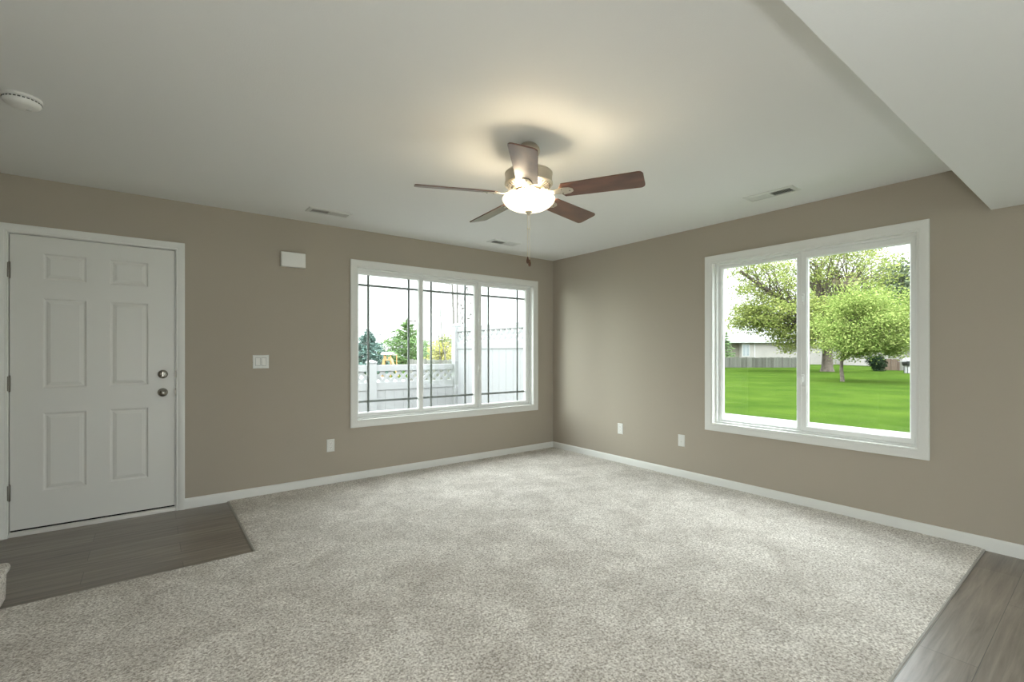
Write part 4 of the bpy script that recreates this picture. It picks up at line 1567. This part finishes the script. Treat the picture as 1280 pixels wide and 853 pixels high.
# play structure
Dy = 27
pp = at(485.5, Dy)
ps = tag(empty('play_structure', pp), 'orange play tower with cream roof between the spruce and the pine', 'playset')
pxp = Dy / FPX
zt = lambda y: zof(y, Dy)


def pblock(x0, x1, y_top, y_bot, depth=0.5, off=0.0):
    a = at((x0 + x1) / 2, Dy + off)
    mb = MB()
    w_ = (x1 - x0) * pxp
    mb.prism([a - cr * w_ / 2 + Vector((0, 0, zt(y_bot) - GZ)), a + cr * w_ / 2 + Vector((0, 0, zt(y_bot) - GZ)), a + cr * w_ / 2 + cf * depth + Vector((0, 0, zt(y_bot) - GZ)), a - cr * w_ / 2 + cf * depth + Vector((0, 0, zt(y_bot) - GZ))], (0, 0, zt(y_top) - zt(y_bot)))
    return mb


for x in (480.3, 488.2):
    for o_ in (0.0, 0.45):
        q = at(x, Dy + o_)
        obj('post', MB().tube([q, q + Vector((0, 0, zt(443) - GZ))], 0.035, 8), M['orange'], ps)
obj('deck', pblock(479.5, 489, 449.5, 451), M['orange'], ps)
obj('side_panel', pblock(480, 483, 445, 449.5, 0.05), M['orange'], ps)
obj('front_panel', pblock(485, 488.5, 446.5, 449.5, 0.05), M['orange'], ps)
m = MB()
a, b_ = at(475.5, Dy - 0.1), at(489.5, Dy - 0.1)
zr_ = zt(443.4) - GZ
m.prism([a + Vector((0, 0, zr_)), a + cf * 0.7 + Vector((0, 0, zr_)), a + cf * 0.35 + Vector((0, 0, zr_ + 0.14))], b_ - a)
obj('roof', m, M['cream'], ps)
m = MB()
a = at(487.5, Dy - 0.1)
m.prism([a - cf * 0.02 + Vector((0, 0, zt(449.5) - GZ)), a - cf * 0.02 + Vector((0, 0, zt(447) - GZ)), a + cr * 0.42 + Vector((0, 0, 0.15)), a + cr * 0.42 + Vector((0, 0, 0.02)), ], cf * 0.4)
obj('slide', m, M['orange'], ps)
m = MB()
a = at(478.3, Dy)
m.prism([a + Vector((0, 0, zt(449.5) - GZ)), a - cr * 0.15 + Vector((0, 0, 0)), a - cr * 0.03 + Vector((0, 0, 0)), a + cr * 0.1 + Vector((0, 0, zt(449.5) - GZ))], cf * 0.4)
obj('ladder', m, M['orange'], ps)
m = MB()
a, b_ = at(488.5, Dy + 0.2), at(496, Dy + 0.2)
m.prism([a + Vector((0, 0, zt(444.6) - GZ)), a + Vector((0, 0, zt(443.2) - GZ)), a + cf * 0.08 + Vector((0, 0, zt(443.2) - GZ)), a + cf * 0.08 + Vector((0, 0, zt(444.6) - GZ))], b_ - a)
obj('swing_beam', m, M['cream'], ps)
q = at(495.8, Dy + 0.2)
obj('beam_post', MB().tube([q, q + Vector((0, 0, zt(444) - GZ))], 0.03, 8), M['orange'], ps)


# street lamps
def street_lamp(px, ytop, D_, label, side):
    b0 = at(px, D_)
    root = tag(empty('street_lamp', b0), label, 'street lamp', 'street lamps')
    h_ = zof(ytop, D_) - GZ
    obj('pole', MB().tube([b0, b0 + Vector((0, 0, h_))], [0.055, 0.035], 8), M['steel_pole'], root)
    a = b0 + Vector((0, 0, h_))
    m_ = MB()
    m_.prism([a - cr * 0.14 + Vector((0, 0, -0.02)), a + cr * 0.14 + Vector((0, 0, -0.02)), a + cr * 0.12 + Vector((0, 0, 0.09)), a - cr * 0.12 + Vector((0, 0, 0.09))], cf * 0.25)
    mm = MB()
    for sg in (-1, 1):
        mm.add([p for p in []], [])
    m_ = MB()
    for sg in (-1, 1):
        c_ = a + cr * sg * 0.26
        m_.prism([c_ - cr * 0.17 + Vector((0, 0, -0.03)), c_ + cr * 0.17 + Vector((0, 0, -0.03)), c_ + cr * 0.14 + Vector((0, 0, 0.08)), c_ - cr * 0.14 + Vector((0, 0, 0.08))], cf * 0.25)
    m_.tube([a - cr * 0.3, a + cr * 0.3], 0.03, 6)
    obj('lamp_head', m_, M['bark'], root)
    return root


street_lamp(473, 418.8, 75, 'distant twin-head street lamp just right of the blue spruce', 1)
street_lamp(516, 401.5, 60, 'distant twin-head street lamp just right of the tall pine top', 1)

# ------------------------------------------------------------------ clean-up of helper properties
for o in bpy.data.objects:
    if '_org' in o:
        del o['_org']
